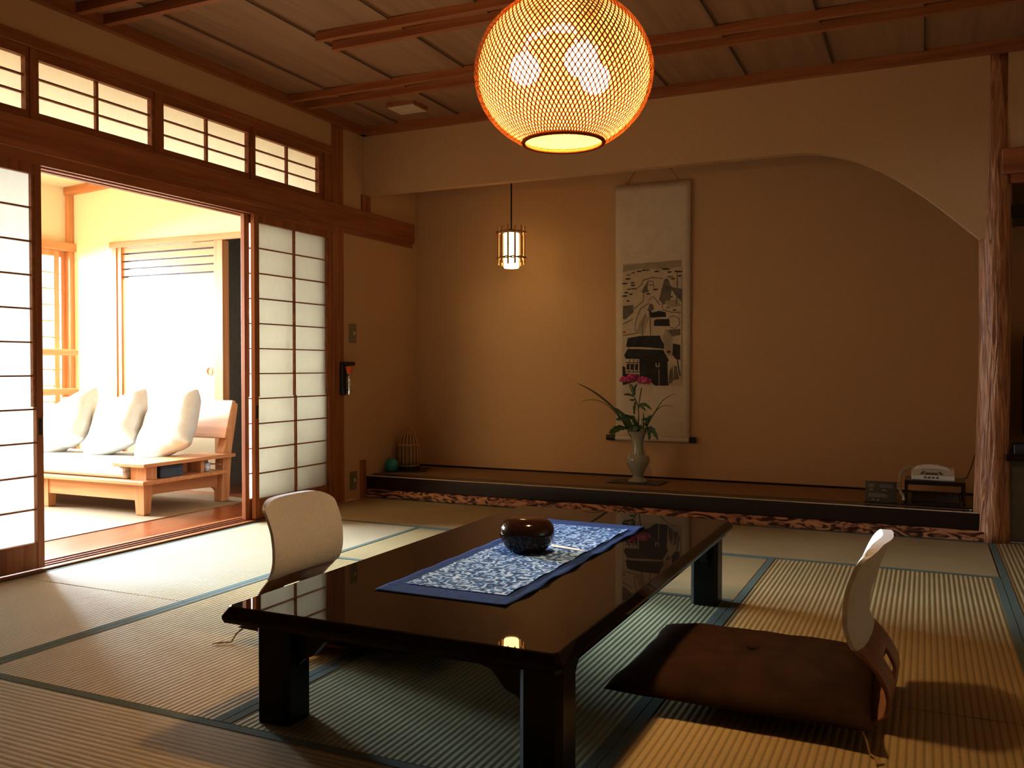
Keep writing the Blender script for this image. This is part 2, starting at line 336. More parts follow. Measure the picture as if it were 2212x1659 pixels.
transom(3, 3.451, 4.090, 3.436, 4.104, 'paper transom window above the far end of the opening')
transom(4, 4.150, 4.756, 4.140, 4.80, 'paper transom window nearest the square pillar')
struct('trim_transom_post', MB().box(LW-.05, LW+.004, 2.684, 2.716, 2.012, 2.333).box(LW-.05, LW+.004, 3.386, 3.436, 2.012, 2.333).box(LW-.05, LW+.004, 4.104, 4.140, 2.012, 2.333).box(LW-.05, LW+.004, 4.80, 4.885, 2.012, 2.333), M['wood_z'], 'wooden posts between the transom windows')

# sliding paper screens
def shoji(i, y0, y1, X, lab, pap='paper', pull=None):
    d = empty('door_%d' % i, (X, (y0+y1)/2, .015), lab, 'sliding screen', kind='structure')
    zt, zs = 1.778, .742
    st = .034
    MB().box(X-.028, X, y0, y0+st, .0155, 1.824).box(X-.028, X, y1-st, y1, .0155, 1.824).box(X-.027, X-.001, y0+st, y1-st, zt, 1.824).box(X-.027, X-.001, y0+st, y1-st, .0155, .132).build('frame', M['wood_z'], d, bevel=.0015)
    l = MB(); zr = [.132 + (zt-.132)*k/11 for k in range(12)]
    for k, z in enumerate(zr[1:-1]): l.box(X-.022, X-.006, y0+st, y1-st, z-.0035, z+.0035)
    ym = (y0+y1)/2; l.box(X-.021, X-.005, ym-.005, ym+.005, zs, zt); l.box(X-.021, X-.005, ym+.005, ym+.015, .132, zs)
    l.box(X-.022, X-.004, y0+st, y0+st+.012, zs, zt).box(X-.022, X-.004, y1-st-.012, y1-st, zs, zt)
    l.build('lattice', M['wood_y'], d)
    MB().box(X-.024, X-.0225, y0+st-.004, y1-st+.004, .13, zt+.004).build('paper_panel', M[pap], d)
    if pull is not None:
        MB().box(X, X+.0015, pull-.008, pull+.008, .615, .69).build('finger_pull', M['dark'], d)
shoji(1, 1.90, 2.735, LW+.001, 'paper sliding screen nearest the camera, left of the opening', pull=2.718)
shoji(2, 4.128, 4.885, LW+.001, 'paper sliding screen standing against the square pillar', pull=4.145)
shoji(3, 4.096, 4.86, LW-.046, 'second sliding screen stacked behind the one at the pillar', 'paper_thin')

# ------------------------------------------------------------------ tatami mats
mats = [
 ('far left', -3.600,-1.65, 4.384,5.255, 'x', 'rush tatami mat along the alcove step, left half'),
 ('far right', -1.65,.300, 4.384,5.255, 'x', 'rush tatami mat along the alcove step in front of the phone'),
 ('win far', -3.600,-2.62, 2.60,4.384, 'y', 'brightly lit tatami mat along the screen opening'),
 ('win near', -3.600,-2.62, .85,2.60, 'y', 'tatami mat in front of the nearer paper screen'),
 ('mid', -2.62,-.680, 3.505,4.384, 'x', 'tatami mat under the far end of the black table'),
 ('chair l', -2.62,-1.650, 1.753,3.505, 'y', 'tatami mat under the chair by the window side of the table'),
 ('table', -1.65,-.680, 1.753,3.505, 'y', 'greenish tatami mat directly beneath the black table'),
 ('right far', -.680,.302, 2.61,4.384, 'y', 'strongly ribbed tatami mat behind the right floor chair'),
 ('right near', -.680,.302, .85,2.61, 'y', 'dim tatami mat under the brown floor cushion'),
 ('near', -2.62,-.680, .875,1.753, 'x', 'dark tatami mat in the lower left corner of the view'),
 ('beyond', .302,1.28, 3.30,5.328, 'y', 'tatami mat past the log pillar at the right edge'),
]
for q_, (x0, x1, y0, y1) in enumerate(((.302,1.28,1.35,3.30),(-2.62,.302,-2.1,.85),(-3.6,-2.62,-2.1,.85),(.302,2.95,-2.1,1.35),(1.28,2.95,1.35,5.328))):
    struct('floor_mat_%d' % (q_+1), MB().box(x0, x1, y0+.002, y1, -.03, 0), M['tat_y1'])
HW = .030
for nm, x0, x1, y0, y1, ax, lab in mats:
    cx_, cy_ = (x0+x1)/2, (y0+y1)/2; g = .0015
    t = empty('tatami_mat', (cx_, cy_, -.03), lab, 'tatami mat', 'tatami mats on the floor')
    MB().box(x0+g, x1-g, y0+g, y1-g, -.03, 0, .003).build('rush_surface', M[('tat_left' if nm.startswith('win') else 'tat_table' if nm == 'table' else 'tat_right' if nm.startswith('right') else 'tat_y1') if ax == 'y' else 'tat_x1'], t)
    if ax == 'y':
        for a, b in ((x0+g, x0+HW), (x1-HW, x1-g)): MB().box(a, b, y0+g, y1-g, -.0005, .0014).build('cloth_border', M['heri'], t)
    else:
        for a, b in ((y0+g, y0+HW), (y1-HW, y1-g)): MB().box(x0+g, x1-g, a, b, -.0005, .0014).build('cloth_border', M['heri'], t)

# ------------------------------------------------------------------ alcove
struct('trim_live_edge', MB().box(LW, .285, TY-.012, TY+.05, 0, .058, .006), M['strip'], 'mottled live-edge timber strip under the alcove step')
struct('trim_step', MB().box(LW, .262, TY, TY+.105, .058, .150, .004), M['lacquer_red'], 'dark red lacquered beam at the front of the alcove')
struct('trim_step_glint', MB().box(LW, .258, TY-.001, TY+.010, .1485, .1535), M['cream_plastic'], 'highlight painted pale along the upper edge of the lacquered beam')  # light caught on the chamfer, built as a pale strip
struct('floor_alcove', MB().box(LW, .345, TY+.10, BY, .05, .152), M['tokomat'], 'rush-covered alcove floor')
struct('trim_alcove_border', MB().box(LW, .345, TY+.105, TY+.135, .1515, .1535), M['dark'], 'dark patterned cloth border of the alcove mat')
struct('trim_alcove_back', MB().box(LW, .345, BY-.012, BY, .152, .165), M['lacquer_red'], 'dark strip at the foot of the alcove wall')
# natural log pillar
pl = MB(); rings = []; N = 40
for k in range(49):
    z = 2.545*k/48; r0 = .075 + .012*max(0, 1-z/.6) - .004*max(0, z-1.6); ring = []
    for i in range(N):
        a = 2*PI*i/N
        r = r0 + .006*noise.noise((math.cos(a)*3, math.sin(a)*3, z*1.6)) + .0035*noise.noise((math.cos(a)*9, math.sin(a)*9, z*3))
        cx_ = .318 + .006*math.sin(z*1.3)
        ring.append((cx_+r*math.cos(a), 5.325+r*math.sin(a)*.98, z))
    rings.append(ring)
pl.loft(rings); struct('trim_log_pillar', pl, M['pillar'], 'rippled natural cedar log pillar at the right end of the alcove', smooth=True, loc=(.318,5.325,0))
# right-hand recess past the pillar
struct('wall_recess', MB().box(.385, 3.0, 5.62, 5.68, 0, 2.62), M['plaster'], 'plaster wall of the recess beside the pillar')
struct('wall_recess_upper', MB().box(.37, 3.0, 5.27, 5.33, 2.03, 2.62), M['plaster'])
struct('trim_recess_beam', MB().box(.345, 3.0, 5.235, 5.34, 1.915, 2.045, .004), M['wood_x'], 'wooden tie rail past the log pillar')
struct('trim_recess_strip', MB().box(.385, 3.0, 5.27, 5.33, 1.87, 1.915), M['wood_x'], 'thin wooden strip under the right tie rail')
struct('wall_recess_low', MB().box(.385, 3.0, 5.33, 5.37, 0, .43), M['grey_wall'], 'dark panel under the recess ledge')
struct('trim_recess_ledge', MB().box(.378, 3.0, 5.25, 5.62, .432, .466, .003), M['lacquer_red'], 'reddish wooden ledge in the recess')
sh = MB().prism([(.367,1.765),(.40,1.692),(3.0,1.692),(3.0,1.765)], 'y', 5.30, 5.62); tag(sh.build('wall_cabinet', M['black'], bevel=.003), 'black slab-like shelf unit above the recess ledge', 'shelf')
tv = empty('television', (.80,5.50,.466), 'black television edge at the right border of the photo', 'television')
MB().box(.47, 1.45, 5.47, 5.51, .555, 1.09, .006).build('screen', M['black'], tv); MB().box(.75, 1.15, 5.42, 5.58, .466, .480, .003).box(.92,.98,5.49,5.52,.48,.57).build('stand', M['black'], tv)
bx = empty('set_top_box', (.52,5.33,.466), 'thin dark box lying on the recess ledge', 'electronic box')
MB().box(.415, .66, 5.27, 5.40, .466, .520, .004).build('casing', M['dark'], bx); MB().box(.43,.65,5.2685,5.27,.478,.486).build('vent_slot', M['black'], bx)

# ------------------------------------------------------------------ enclosed veranda behind the screens
HX, EY = -6.22, 4.975
struct('floor_hall', MB().box(-6.5, LW-.175, -.6, 6.4, -.06, 0), M['floorwood'], 'glossy reddish-brown timber floor of the veranda')
ew = MB().box(HX, -5.68, EY, EY+.08, 0, 2.62).box(-5.68, -3.7, EY, EY+.08, 1.885, 2.62)
struct('wall_hall_end', ew, M['plaster_hall'], 'bright cream end wall of the veranda')
struct('wall_hall_window', MB().box(HX-.09, HX, -.6, EY, 1.90, 2.62).box(HX-.09, HX, -.6, .25, 0, 1.9).box(HX-.09, HX, .25, EY, 0, .22), M['plaster_hall'], 'cream wall above the veranda windows')
struct('wall_hall_near', MB().box(-6.3, LW-.09, -.68, -.6, 0, 2.62), M['plaster_hall'])
struct('trim_hall_corner', MB().box(HX-.01, HX+.045, EY-.045, EY+.01, 0, 2.30), M['light_z'], 'pale wooden corner post of the veranda')
sl = .056
def hz(x): return 2.345 + sl*(x-HX)
hc = MB(); hc.add([(HX-.1,-.6,hz(HX-.1)),(LW-.09,-.6,hz(LW-.09)),(LW-.09,EY+.05,hz(LW-.09)),(HX-.1,EY+.05,hz(HX-.1)),(HX-.1,-.6,2.62),(LW-.09,-.6,2.62),(LW-.09,EY+.05,2.62),(HX-.1,EY+.05,2.62)],
   [(0,3,2,1),(4,5,6,7),(0,1,5,4),(1,2,6,5),(2,3,7,6),(3,0,4,7)])
struct('ceiling_hall', hc, M['plaster_hall'], 'sloping pale ceiling of the veranda')
def slope_beam(y0, y1, h, nm, lab):
    b = MB(); x0, x1 = HX-.03, LW-.09
    b.add([(x0,y0,hz(x0)-h),(x1,y0,hz(x1)-h),(x1,y1,hz(x1)-h),(x0,y1,hz(x0)-h),(x0,y0,hz(x0)+.01),(x1,y0,hz(x1)+.01),(x1,y1,hz(x1)+.01),(x0,y1,hz(x0)+.01)],
      [(0,3,2,1),(4,5,6,7),(0,1,5,4),(1,2,6,5),(2,3,7,6),(3,0,4,7)])
    struct(nm, b, M['light_x'], lab)
slope_beam(EY-.06, EY, .06, 'trim_hall_cornice', 'pale wooden cornice on the veranda end wall')
slope_beam(4.30, 4.36, .055, 'trim_hall_rafter', 'pale wooden rafter on the veranda ceiling')
slope_beam(3.5, 3.56, .055, 'trim_hall_rafter_near', 'pale rafter nearer the camera')
struct('trim_hall_lintel', MB().box(-5.765, -3.7, EY-.022, EY, 1.842, 1.888, .002), M['light_x'], 'pale wooden lintel over the veranda door')
struct('trim_hall_jamb', MB().box(-5.74, -5.70, EY-.012, EY+.05, 0, 1.842).box(-5.70, -5.655, EY-.004, EY+.05, 0, 1.842).box(-4.715, -4.635, EY-.006, EY+.06, 0, 1.842), M['light_z'], 'pale wooden jambs of the veranda door')
d4 = empty('door_4', (-5.18, EY+.03, 0), 'cream sliding door with slatted top in the veranda end wall', 'door', kind='structure')
MB().box(-5.655, -4.715, EY+.012, EY+.035, 0, 1.60).build('door_panel', M['plaster_hall'], d4)
sm = MB()
for z0, z1 in ((1.597,1.610),(1.622,1.670),(1.681,1.729),(1.740,1.787),(1.799,1.842)): sm.box(-5.655, -4.715, EY+.010, EY+.03, z0, z1)
sm.build('slat_panel', M['light_x'], d4); MB().box(-5.65,-4.72,EY+.03,EY+.036,1.6,1.84).build('slat_backing', M['dark'], d4)
hp = MB(); hp.loft([[(-4.775+r*.029*math.cos(2*PI*i/24), EY+yy, .888+r*.031*math.sin(2*PI*i/24)) for i in range(24)] for r, yy in ((1.0,.013),(1.0,.006),(.82,.006),(.78,.011))], True, False, True)
hp.build('pull_handle', M['light_z'], d4, smooth='auto')
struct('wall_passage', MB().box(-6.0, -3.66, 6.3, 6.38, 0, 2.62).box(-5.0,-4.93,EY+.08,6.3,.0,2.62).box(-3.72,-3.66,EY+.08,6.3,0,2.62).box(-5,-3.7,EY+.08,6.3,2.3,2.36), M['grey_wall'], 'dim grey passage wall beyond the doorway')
struct('trim_passage_rail', MB().box(-4.93,-3.72,5.9,5.94,1.83,1.87), M['wood_x'], 'dark rail in the passage')
# window sashes of the veranda
def sash(i, y0, y1, X, lab):
    w = empty('window_%d' % i, (X,(y0+y1)/2,.22), lab, 'window', kind='structure')
    MB().box(X-.03,X,y0,y0+.045,.22,1.837).box(X-.03,X,y1-.045,y1,.22,1.837).box(X-.029,X-.001,y0+.045,y1-.045,1.79,1.837).box(X-.029,X-.001,y0+.045,y1-.045,.22,.30).build('frame', M['light_z'], w)
    l = MB()
    for k in range(13):
        z = .395 + .1265*k
        if z < 1.78: l.box(X-.022,X-.008,y0+.045,y1-.045,z-.003,z+.003)
    ym = (y0+y1)/2; l.box(X-.022,X-.008,ym-.006,ym+.006,.30,1.79); l.build('lattice', M['light_y'], w)
    MB().box(X-.017,X-.0155,y0+.04,y1-.04,.295,1.795).build('glass_pane', M['glass'], w)
sash(5, 3.92, 4.842, HX+.035, 'white-lit veranda window sash beside the corner sash'); sash(6, 4.03, 4.935, HX-.005, 'white-lit veranda window sash at the corner post')
sash(7, 2.98, 3.92, HX-.005, 'veranda window sash hidden behind the near screen'); sash(8, 2.06, 2.98, HX+.035, 'second hidden veranda window sash'); sash(9, 1.14, 2.06, HX-.005, 'third hidden veranda window sash'); sash(10, .25, 1.14, HX+.035, 'fourth hidden veranda window sash')
struct('trim_hall_window_head', MB().box(HX-.10, HX+.07, .2, EY, 1.838, 1.90), M['light_y'], 'pale wooden head of the veranda windows')
struct('trim_hall_window_post', MB().box(HX-.04, HX+.012, 4.935, EY, 0, 1.842), M['light_z'], 'pale post beside the corner window')
for z, lab in ((1.034, 'upper round wooden rail across the veranda windows'), (.728, 'lower round wooden rail across the veranda windows')):
    r = MB().tube([(-6.1,.4,z),(-6.1,4.915,z),(-6.1,4.925,z),(-6.1,4.931,z)], [.026,.026,.023,.012], 14)
    tag(r.build('window_rail', M['light_y'], smooth='auto'), lab, 'rail', 'round rails across the veranda windows')
tag(MB().box(-6.125,-6.09,4.2,4.235,.0,.728).box(-6.125,-6.09,4.2,4.235,.754,1.008).build('rail_post', M['light_z']), 'slim wooden post carrying the round window rails', 'post')

# sofa
sf = empty('wooden_sofa', (-5.15,4.35,0), 'pale wooden sofa with plank back and flat armrest in the sunny veranda', 'sofa')
X0, X1 = -6.02, -4.293
MB().box(X0, X1, 3.925, 4.64, .197, .223, .004).build('seat_board', M['light_x'], sf)
MB().box(X0+.1, -4.42, 3.975, 4.0, .098, .197).build('front_rail', M['light_x'], sf)
ap = [(3.99+.06*t, 0) for t in ()]
prof = [(4.02,.197),(4.02,.085),(4.05,.112),(4.10,.122),(4.35,.116),(4.60,.105),(4.635,.085),(4.65,.055),(4.66,.197)]
MB().prism(prof, 'x', -4.415, -4.385).build('side_rail', M['light_y'], sf)
for xa in (-4.335, -5.19):
    MB().loft([[(xa-.085+t,3.965+t,z),(xa-t,3.965+t,z),(xa-t,4.035-t,z),(xa-.085+t,4.035-t,z)] for t, z in ((.014,0.004),(.009,.012),(0,.197))]).build('leg', M['light_z'], sf)
for xa in (-4.34, -5.90):
    MB().prism([(4.632,.004),(4.705,.004),(4.735,.34),(4.80,.66),(4.765,.68),(4.655,.34)], 'x', xa-.07, xa).build('leg', M['light_z'], sf, bevel=.004)
MB().prism([(4.655,.434),(4.685,.428),(4.765,.685),(4.735,.691)], 'x', X0, -4.33).build('backrest', M['light_x'], sf, bevel=.004)
MB().prism([(-4.563,3.93),(-4.292,3.93),(-4.292,4.72),(-4.563,4.66)], 'z', .306, .329).build('armrest', M['light_y'], sf, bevel=.003)
MB().box(-4.465,-4.335,3.985,4.07,.223,.306).box(-4.465,-4.335,4.44,4.468,.223,.306).box(-4.47,-4.455,4.07,4.63,.223,.306).build('armrest_support', M['light_z'], sf)
MB().box(-4.455,-4.30,4.575,4.59,.262,.268).build('inner_shelf', M['light_y'], sf)
sc_ = MB()
def pillow(w, d, h, p=2.6, ears=.06, n=20, wr=.0, seed=0):
    """closed pillow, centre at origin, thickness along z"""
    m = MB()
    def fn(sgn):
        def f(u, v):
            a, b = 2*u-1, 2*v-1
            a2, b2 = math.sin(a*PI/2), math.sin(b*PI/2)
            t = max(0, (1-abs(a2)**p))*max(0, (1-abs(b2)**p)); z = sgn*h/2*(t**.5)
            ex = 1 - ears*(1-abs(b2)**2.2); ey = 1 - ears*(1-abs(a2)**2.2)
            x, y = a2*w/2*ex, b2*d/2*ey
            if wr:
                q = noise.noise((x*7+seed, y*7, sgn))*wr + noise.noise((x*16+seed, y*5, sgn+3))*wr*.6
                z += q*(t**.5)
                x += noise.noise((y*11+seed, sgn*0, 5))*wr*.8*abs(a2)**3; y += noise.noise((x*11+seed, 2, 9))*wr*.8*abs(b2)**3
            return (x, y, z)
        return f
    m.grid(fn(1), n, n); m.grid(fn(-1), n, n); return m
# long seat cushion
m = MB(); rings = []
def rr(y0,y1,z0,z1,x,r=.045,n=6):
    out = []
    for cx_,cy_,a0 in ((y1-r,z1-r,0),(y0+r,z1-r,90),(y0+r,z0+r,180),(y1-r,z0+r,270)):
        for k in range(n+1):
            a = math.radians(a0+90*k/n); out.append((x, cx_+r*math.cos(a), cy_+r*math.sin(a)))
    return out
for x, s in ((X0+.05,.012),(X0+.06,0),(-5.3,0),(-4.50,0),(-4.49,.010)):
    rings.append(rr(3.955+s, 4.62-s, .2245+s, .316-s, x, .043-s*.6))
m.loft(rings); tag(m.build('seat_cushion', M['linen'], smooth='auto'), 'long cream linen seat cushion lying on the wooden sofa', 'cushion')
labs = ['cream linen back cushion nearest the sofa armrest', 'cream linen back cushion in the middle of the sofa', 'cream linen back cushion partly cut off by the near screen', None]
for i, bx_ in enumerate((-4.56, -5.05, -5.54)):
    p = pillow(.488, .44, .19, 4.6, .03, 28, .022, i*3.7)
    o = p.build('back_cushion', M['linen'], smooth=True, local=True)
    top = Vector((bx_-.14, 4.57, .690)); bot = Vector((bx_, 4.32, .330))
    yv = (top-bot).normalized(); zv = (Vector((0,-1,0)) - yv*Vector((0,-1,0)).dot(yv)).normalized(); xv = yv.cross(zv)
    o.matrix_world = Matrix.Translation((top+bot)/2) @ Matrix((xv, yv, zv)).transposed().to_4x4()
    tag(o, labs[i], 'cushion', 'back cushions on the wooden sofa')
sb = empty('storage_box', (-4.40,4.19,.223), 'slate blue box tucked in the cubby under the sofa armrest', 'box')
MB().box(-4.452, -4.335, 4.10, 4.285, .2235, .284, .004).build('box_body', M['bluebox'], sb); MB().box(-4.452,-4.333,4.099,4.286,.284,.297,.002).build('box_lid', M['bluebox'], sb)
dm = MB(); dm.lathe([(.012,0),(.02,.004),(.024,.02),(.031,.055),(.029,.055),(.021,.02),(.0,.012)], 24, (-4.36,4.512,.2235)); tag(dm.build('tea_cup', M['blueglaze'], smooth='auto'), 'small blue and white cup under the rear of the sofa armrest', 'cup')
# rug with rounded corners
poly = []
for cx_,cy_,a0 in ((-4.42,4.62,0),(-6.0,4.62,90),(-6.0,2.3,180),(-4.42,2.3,270)):
    for k in range(9):
        a = math.radians(a0+90*k/8); poly.append((cx_+.22*math.cos(a), cy_+.22*math.sin(a)))
tag(MB().prism(poly, 'z', .0, .004).build('jute_rug', M['rug']), 'tan woven jute rug with rounded corners under the wooden sofa', 'rug')

# ------------------------------------------------------------------ low table
TX0, TX1, TY0, TY1, TZ = -1.610, -.685, 1.706, 3.535, .317
tb = empty('low_table', (-1.147,2.62,0), 'long low black lacquer table in the middle of the mats', 'table')
m = MB(); rings = []
for ins, z in ((.026,TZ-.047),(.004,TZ-.040),(0,TZ-.030),(.0,TZ-.022),(.013,TZ-.002),(.017,TZ)):
    a, b, c, d = TX0+ins, TX1-ins, TY0+ins, TY1-ins; q = .010
    rings.append([(a+q,c,z),(b-q,c,z),(b,c+q,z),(b,d-q,z),(b-q,d,z),(a+q,d,z),(a,d-q,z),(a,c+q,z)])
m.loft(rings); m.build('tabletop', M['lacquer'], tb)
LG = .104
for xa, ya in ((-1.573,1.795),(-.823,1.795),(-1.573,3.40),(-.823,3.40)):
    m = MB(); rings = []
    for z in (.0016, TZ-.047):
        c = .014; x0, x1, y0, y1 = xa, xa+LG, ya, ya+LG
        rings.append([(x0+c,y0,z),(x1-c,y0,z),(x1,y0+c,z),(x1,y1-c,z),(x1-c,y1,z),(x0+c,y1,z),(x0,y1-c,z),(x0,y0+c,z)])
    m.loft(rings); m.build('leg', M['lacquer_leg'], tb)
def apron(L):  # half cusped profile: distance from leg, depth below the top
    return [(0,.125),(.018,.105),(.05,.092),(.062,.078),(.085,.052),(.115,.043)]
def apron_poly(a, b):
    ztop = TZ-.046; pr = apron(b-a)
    return [(a,ztop)] + [(a+u, ztop-v) for u, v in pr] + [(b-u, ztop-v) for u, v in reversed(pr)] + [(b,ztop)]
for ya in (1.835, 3.44): MB().prism(apron_poly(-1.573+LG, -.823), 'y', ya, ya+.024).build('apron', M['lacquer_leg'], tb)
for xa in (-1.545, -.773): MB().prism(apron_poly(1.795+LG, 3.40), 'x', xa, xa+.024).build('apron', M['lacquer_leg'], tb)
# runner
rn = empty('table_runner', (-1.148,2.62,TZ), 'indigo printed table runner lying across the black table', 'runner')
RX0, RX1, RY0, RY1 = -1.346, -.950, 2.010, 3.230
def run(x0,x1,y0,y1,dz):
    def f(u, v):
        x, y = x0+(x1-x0)*u, y0+(y1-y0)*v
        e = abs(2*u-1)**6
        h = .0012 + e*(.0022 + .0022*math.sin(y*37+x*9))*(1 if u > .5 else .5)
        if dz == 0: x += .004*math.sin(y*21)*max(0, 2*u-1)**4
        return (x, y, TZ+h+dz)
    return f
MB().grid(run(RX0,RX1,RY0,RY1,0), 40, 120).build('border_cloth', M['navy'], rn, smooth=True, solid=.0016, offset=-1)
MB().grid(run(RX0+.044,RX1-.040,RY0+.085,RY1-.098,.0035), 40, 100).build('printed_panel', M['print'], rn, smooth=True)
# lacquer box
lb = empty('lacquer_container', (-1.170,2.625,TZ+.002), 'round brown-black lacquer sweets box on the indigo runner', 'container')
BZ = TZ+.0055
MB().lathe([(.050,0),(.058,.003),(.074,.022),(.085,.042),(.0890,.060)], 48, (-1.170,2.625,BZ)).build('box_body', M['bowl'], lb, smooth='auto')
MB().lathe([(.0885,.0605),(.0892,.064),(.086,.082),(.076,.098),(.058,.106),(.03,.1095),(.001,.110)], 48, (-1.170,2.625,BZ)).build('box_lid', M['bowl'], lb, smooth='auto')
ps = MB(); ps.add([(-1.13,2.722,BZ+.001),(-.995,2.690,BZ+.001),(-1.03,2.715,BZ+.001),(-1.13,2.742,BZ+.001),(-1.13,2.722,BZ+.003),(-.995,2.690,BZ+.003),(-1.03,2.715,BZ+.004),(-1.13,2.742,BZ+.004)], [(0,3,2,1),(4,5,6,7),(0,1,5,4),(1,2,6,5),(2,3,7,6),(3,0,4,7)])
tag(ps.build('white_strip', M['white']), 'narrow white strip on the runner beside the lacquer box', 'paper slip')  # thin white wedge lying flat on the runner

# ------------------------------------------------------------------ floor chairs and cushions
PROF = [(.40,.012),(.28,.010),(.17,.010),(.09,.013),(.050,.024),(.022,.046),(.015,.076),(.022,.112),(.050,.160),(.086,.205),(.097,.245),(.094,.285),(.084,.325),(.068,.372),(.050,.418),(.034,.452)]
def prof_at(t):
    t = max(0, min(.9999, t))*(len(PROF)-1); i = int(t); f = t-i
    P = [PROF[max(0, min(len(PROF)-1, i+k))] for k in (-1,0,1,2)]
    def cr(a, b, c, d): return .5*((2*b)+(-a+c)*f+(2*a-5*b+4*c-d)*f*f+(-a+3*b-3*c+d)*f**3)
    return cr(*[p[0] for p in P]), cr(*[p[1] for p in P])
def shell_pt(t, s, hw, out=0.0):
    x, z = prof_at(t); w = hw
    bend = max(0, min(1, (z-.03)/.10))
    return (x + (.006 + .034*max(0, min(1, (z-.15)/.2)))*bend*(s*w/.2)**2 + out, s*w, z)
def make_chair(label, loc, rz):
    t = empty('floor_chair', loc, label, 'floor chair', 'legless floor chairs', (0,0,rz))
    nu, nv = 28, 75
    def fn(u, v):
        s = 2*u-1; hw = .184 - (.010*math.exp(-((v-.50)/.08)**2)) - (.018 if v > .63 else 0)
        if v > .90: hw -= .09*((v-.90)/.10)**2
        return shell_pt(v, s, hw)
    def skip(i, j):
        x, z = prof_at((j+.5)/nv); s = 2*(i+.5)/nu-1
        return j > 30 and   .100 < z < .152 and abs(s) < .28 and j < 60
    m = MB(); m.grid(fn, nu, nv, skip)
    sh = m.build('shell', M['shell'], t, local=True, smooth=True, solid=.010)
    # fabric cover pulled over the upper backrest
    v0 = .595; nv2 = 36
    def cov(sgn):
        def f(u, v):
            vv = v0 + (1.0-v0)*v; s = 2*u-1; hw = .191
            if v > .80: hw = .191 - .020*((v-.80)/.20)**3
            x, y, z = shell_pt(vv, s, hw)
            edge = 1-abs(s)**10
            th = .006+.007*edge
            x += sgn*th + sgn*.003*abs(noise.noise((y*9+loc[0]*3, z*8, sgn)))*edge
            z += (.014*v) - .026*abs(s)**6*max(0,(v-.6)/.4)**2
            return (x, y, z)
        return f
    m = MB(); nU = 30
    F, B = cov(1), cov(-1)
    m.grid(F, nU, nv2); m.grid(B, nU, nv2)
    # close side and top seams
    for side in (0, 1): m.grid(lambda a, b, side=side: tuple(Vector(F(side,b)).lerp(Vector(B(side,b)), a)), 2, nv2)
    m.grid(lambda a, b: tuple(Vector(F(a,1)).lerp(Vector(B(a,1)), b)), nU, 2)
    m.build('backrest_cover', M['white'], t, local=True, smooth=True)
    return t
make_chair('floor chair with white backrest cover on the window side of the table', (-2.095, 2.540, .0005), 0)
make_chair('floor chair with white backrest cover on the phone side, seen from behind', (-.056, 2.580, .0005), PI-.035)

def zabuton(label, x0, x1, y0, y1, z0, rz=0, tassels=()):
    cx_, cy_ = (x0+x1)/2, (y0+y1)/2
    t = empty('floor_cushion', (cx_, cy_, z0), label, 'floor cushion', 'brown floor cushions')
    m = pillow(x1-x0, y1-y0, .115, 3.4, .05, 30, .008, x0*5)
    m.v = [(x+cx_, y+cy_, z0 + (.040+z if z > 0 else .040+z*.62)) for x, y, z in m.v]
    body = m.build('cushion_body', M['brown'], t, smooth=True)
    tf = MB()
    for k in range(7):
        a = 2*PI*k/7; tf.tube([(cx_,cy_,z0+.088),(cx_+.006*math.cos(a),cy_+.006*math.sin(a),z0+.101),(cx_+.016*math.cos(a),cy_+.016*math.sin(a),z0+.104)], .0016, 5)
    tf.build('centre_tuft', M['brown'], body)
    for (px, py, dx, dy) in tassels:
        q = MB(); q.tube([(px,py,z0+.035),(px+dx*.25,py+dy*.25,z0+.018),(px+dx*.45,py+dy*.45,.006),(px+dx*.65,py+dy*.65,.006)], .003, 6)
        for k in range(8):
            s = random.uniform(-.007,.007); q.tube([(px+dx*.62,py+dy*.62,.006),(px+dx*.85+s,py+dy*.85+s,.005+.002*random.random()),(px+dx+s*1.8,py+dy+s*1.8,.004)], .0018, 5)
        q.build('corner_tassel', M['tassel'], body)
zabuton('thick dark brown floor cushion on the phone side of the table', -.785, -.105, 2.255, 2.905, .016, tassels=[(-.135,2.275,.05,-.07)])
zabuton('dark brown floor cushion half hidden under the window side of the table', -2.065, -1.40, 2.275, 2.91, .016, tassels=[(-2.055,2.29,-.07,-.05)])

# ------------------------------------------------------------------ big woven pendant lamp
LC = Vector((-.963,2.42,1.773)); LR, LA, LT = .259, .226, .200
lp = empty('pendant_lamp', LC, 'large round woven bamboo pendant lamp glowing above the table', 'pendant lamp')
def ell(lat, R=LR, A=LA): return R*math.cos(lat), A*math.sin(lat)
LM = math.asin(LT/LA)
def weave(NS, turns, R, A, w, th, seg=44, fit=0):
    m = MB()
    for d in (1, -1):
        for k in range(NS):
            ph = 2*PI*k/NS; prev = None; vs = []; 
            RR, AA = R + d*.0012, A + d*.0012
            for j in range(seg+1):
                f = j/seg; lat = -LM + 2*LM*f
                # equal pitch: advance in longitude grows toward the rims
                lon = ph + d*turns*2*PI*f
                r, z = RR*math.cos(lat), AA*math.sin(lat)
                p = LC + Vector((r*math.cos(lon), r*math.sin(lon), z)); nrm = Vector((math.cos(lon)*math.cos(lat), math.sin(lon)*math.cos(lat), math.sin(lat)))
                vs.append((p, nrm))
            for j in range(seg+1):
                t = (vs[min(j+1,seg)][0]-vs[max(j-1,0)][0]).normalized(); s = vs[j][1].cross(t).normalized()*w/2*(1-fit+fit*math.cos(-LM+2*LM*j/seg))
                vs[j] = (vs[j][0], vs[j][1], s)
            b = len(m.v); q = []
            for p, nrm, s in vs: q += [p-s, p+s]
            m.add(q, [(2*j,2*j+1,2*j+3,2*j+2) for j in range(seg)])
    return m
weave(100, .21, LR, LA, .0046, 0, 44, .35).build('woven_shade', M['shade'], lp, recalc=False)
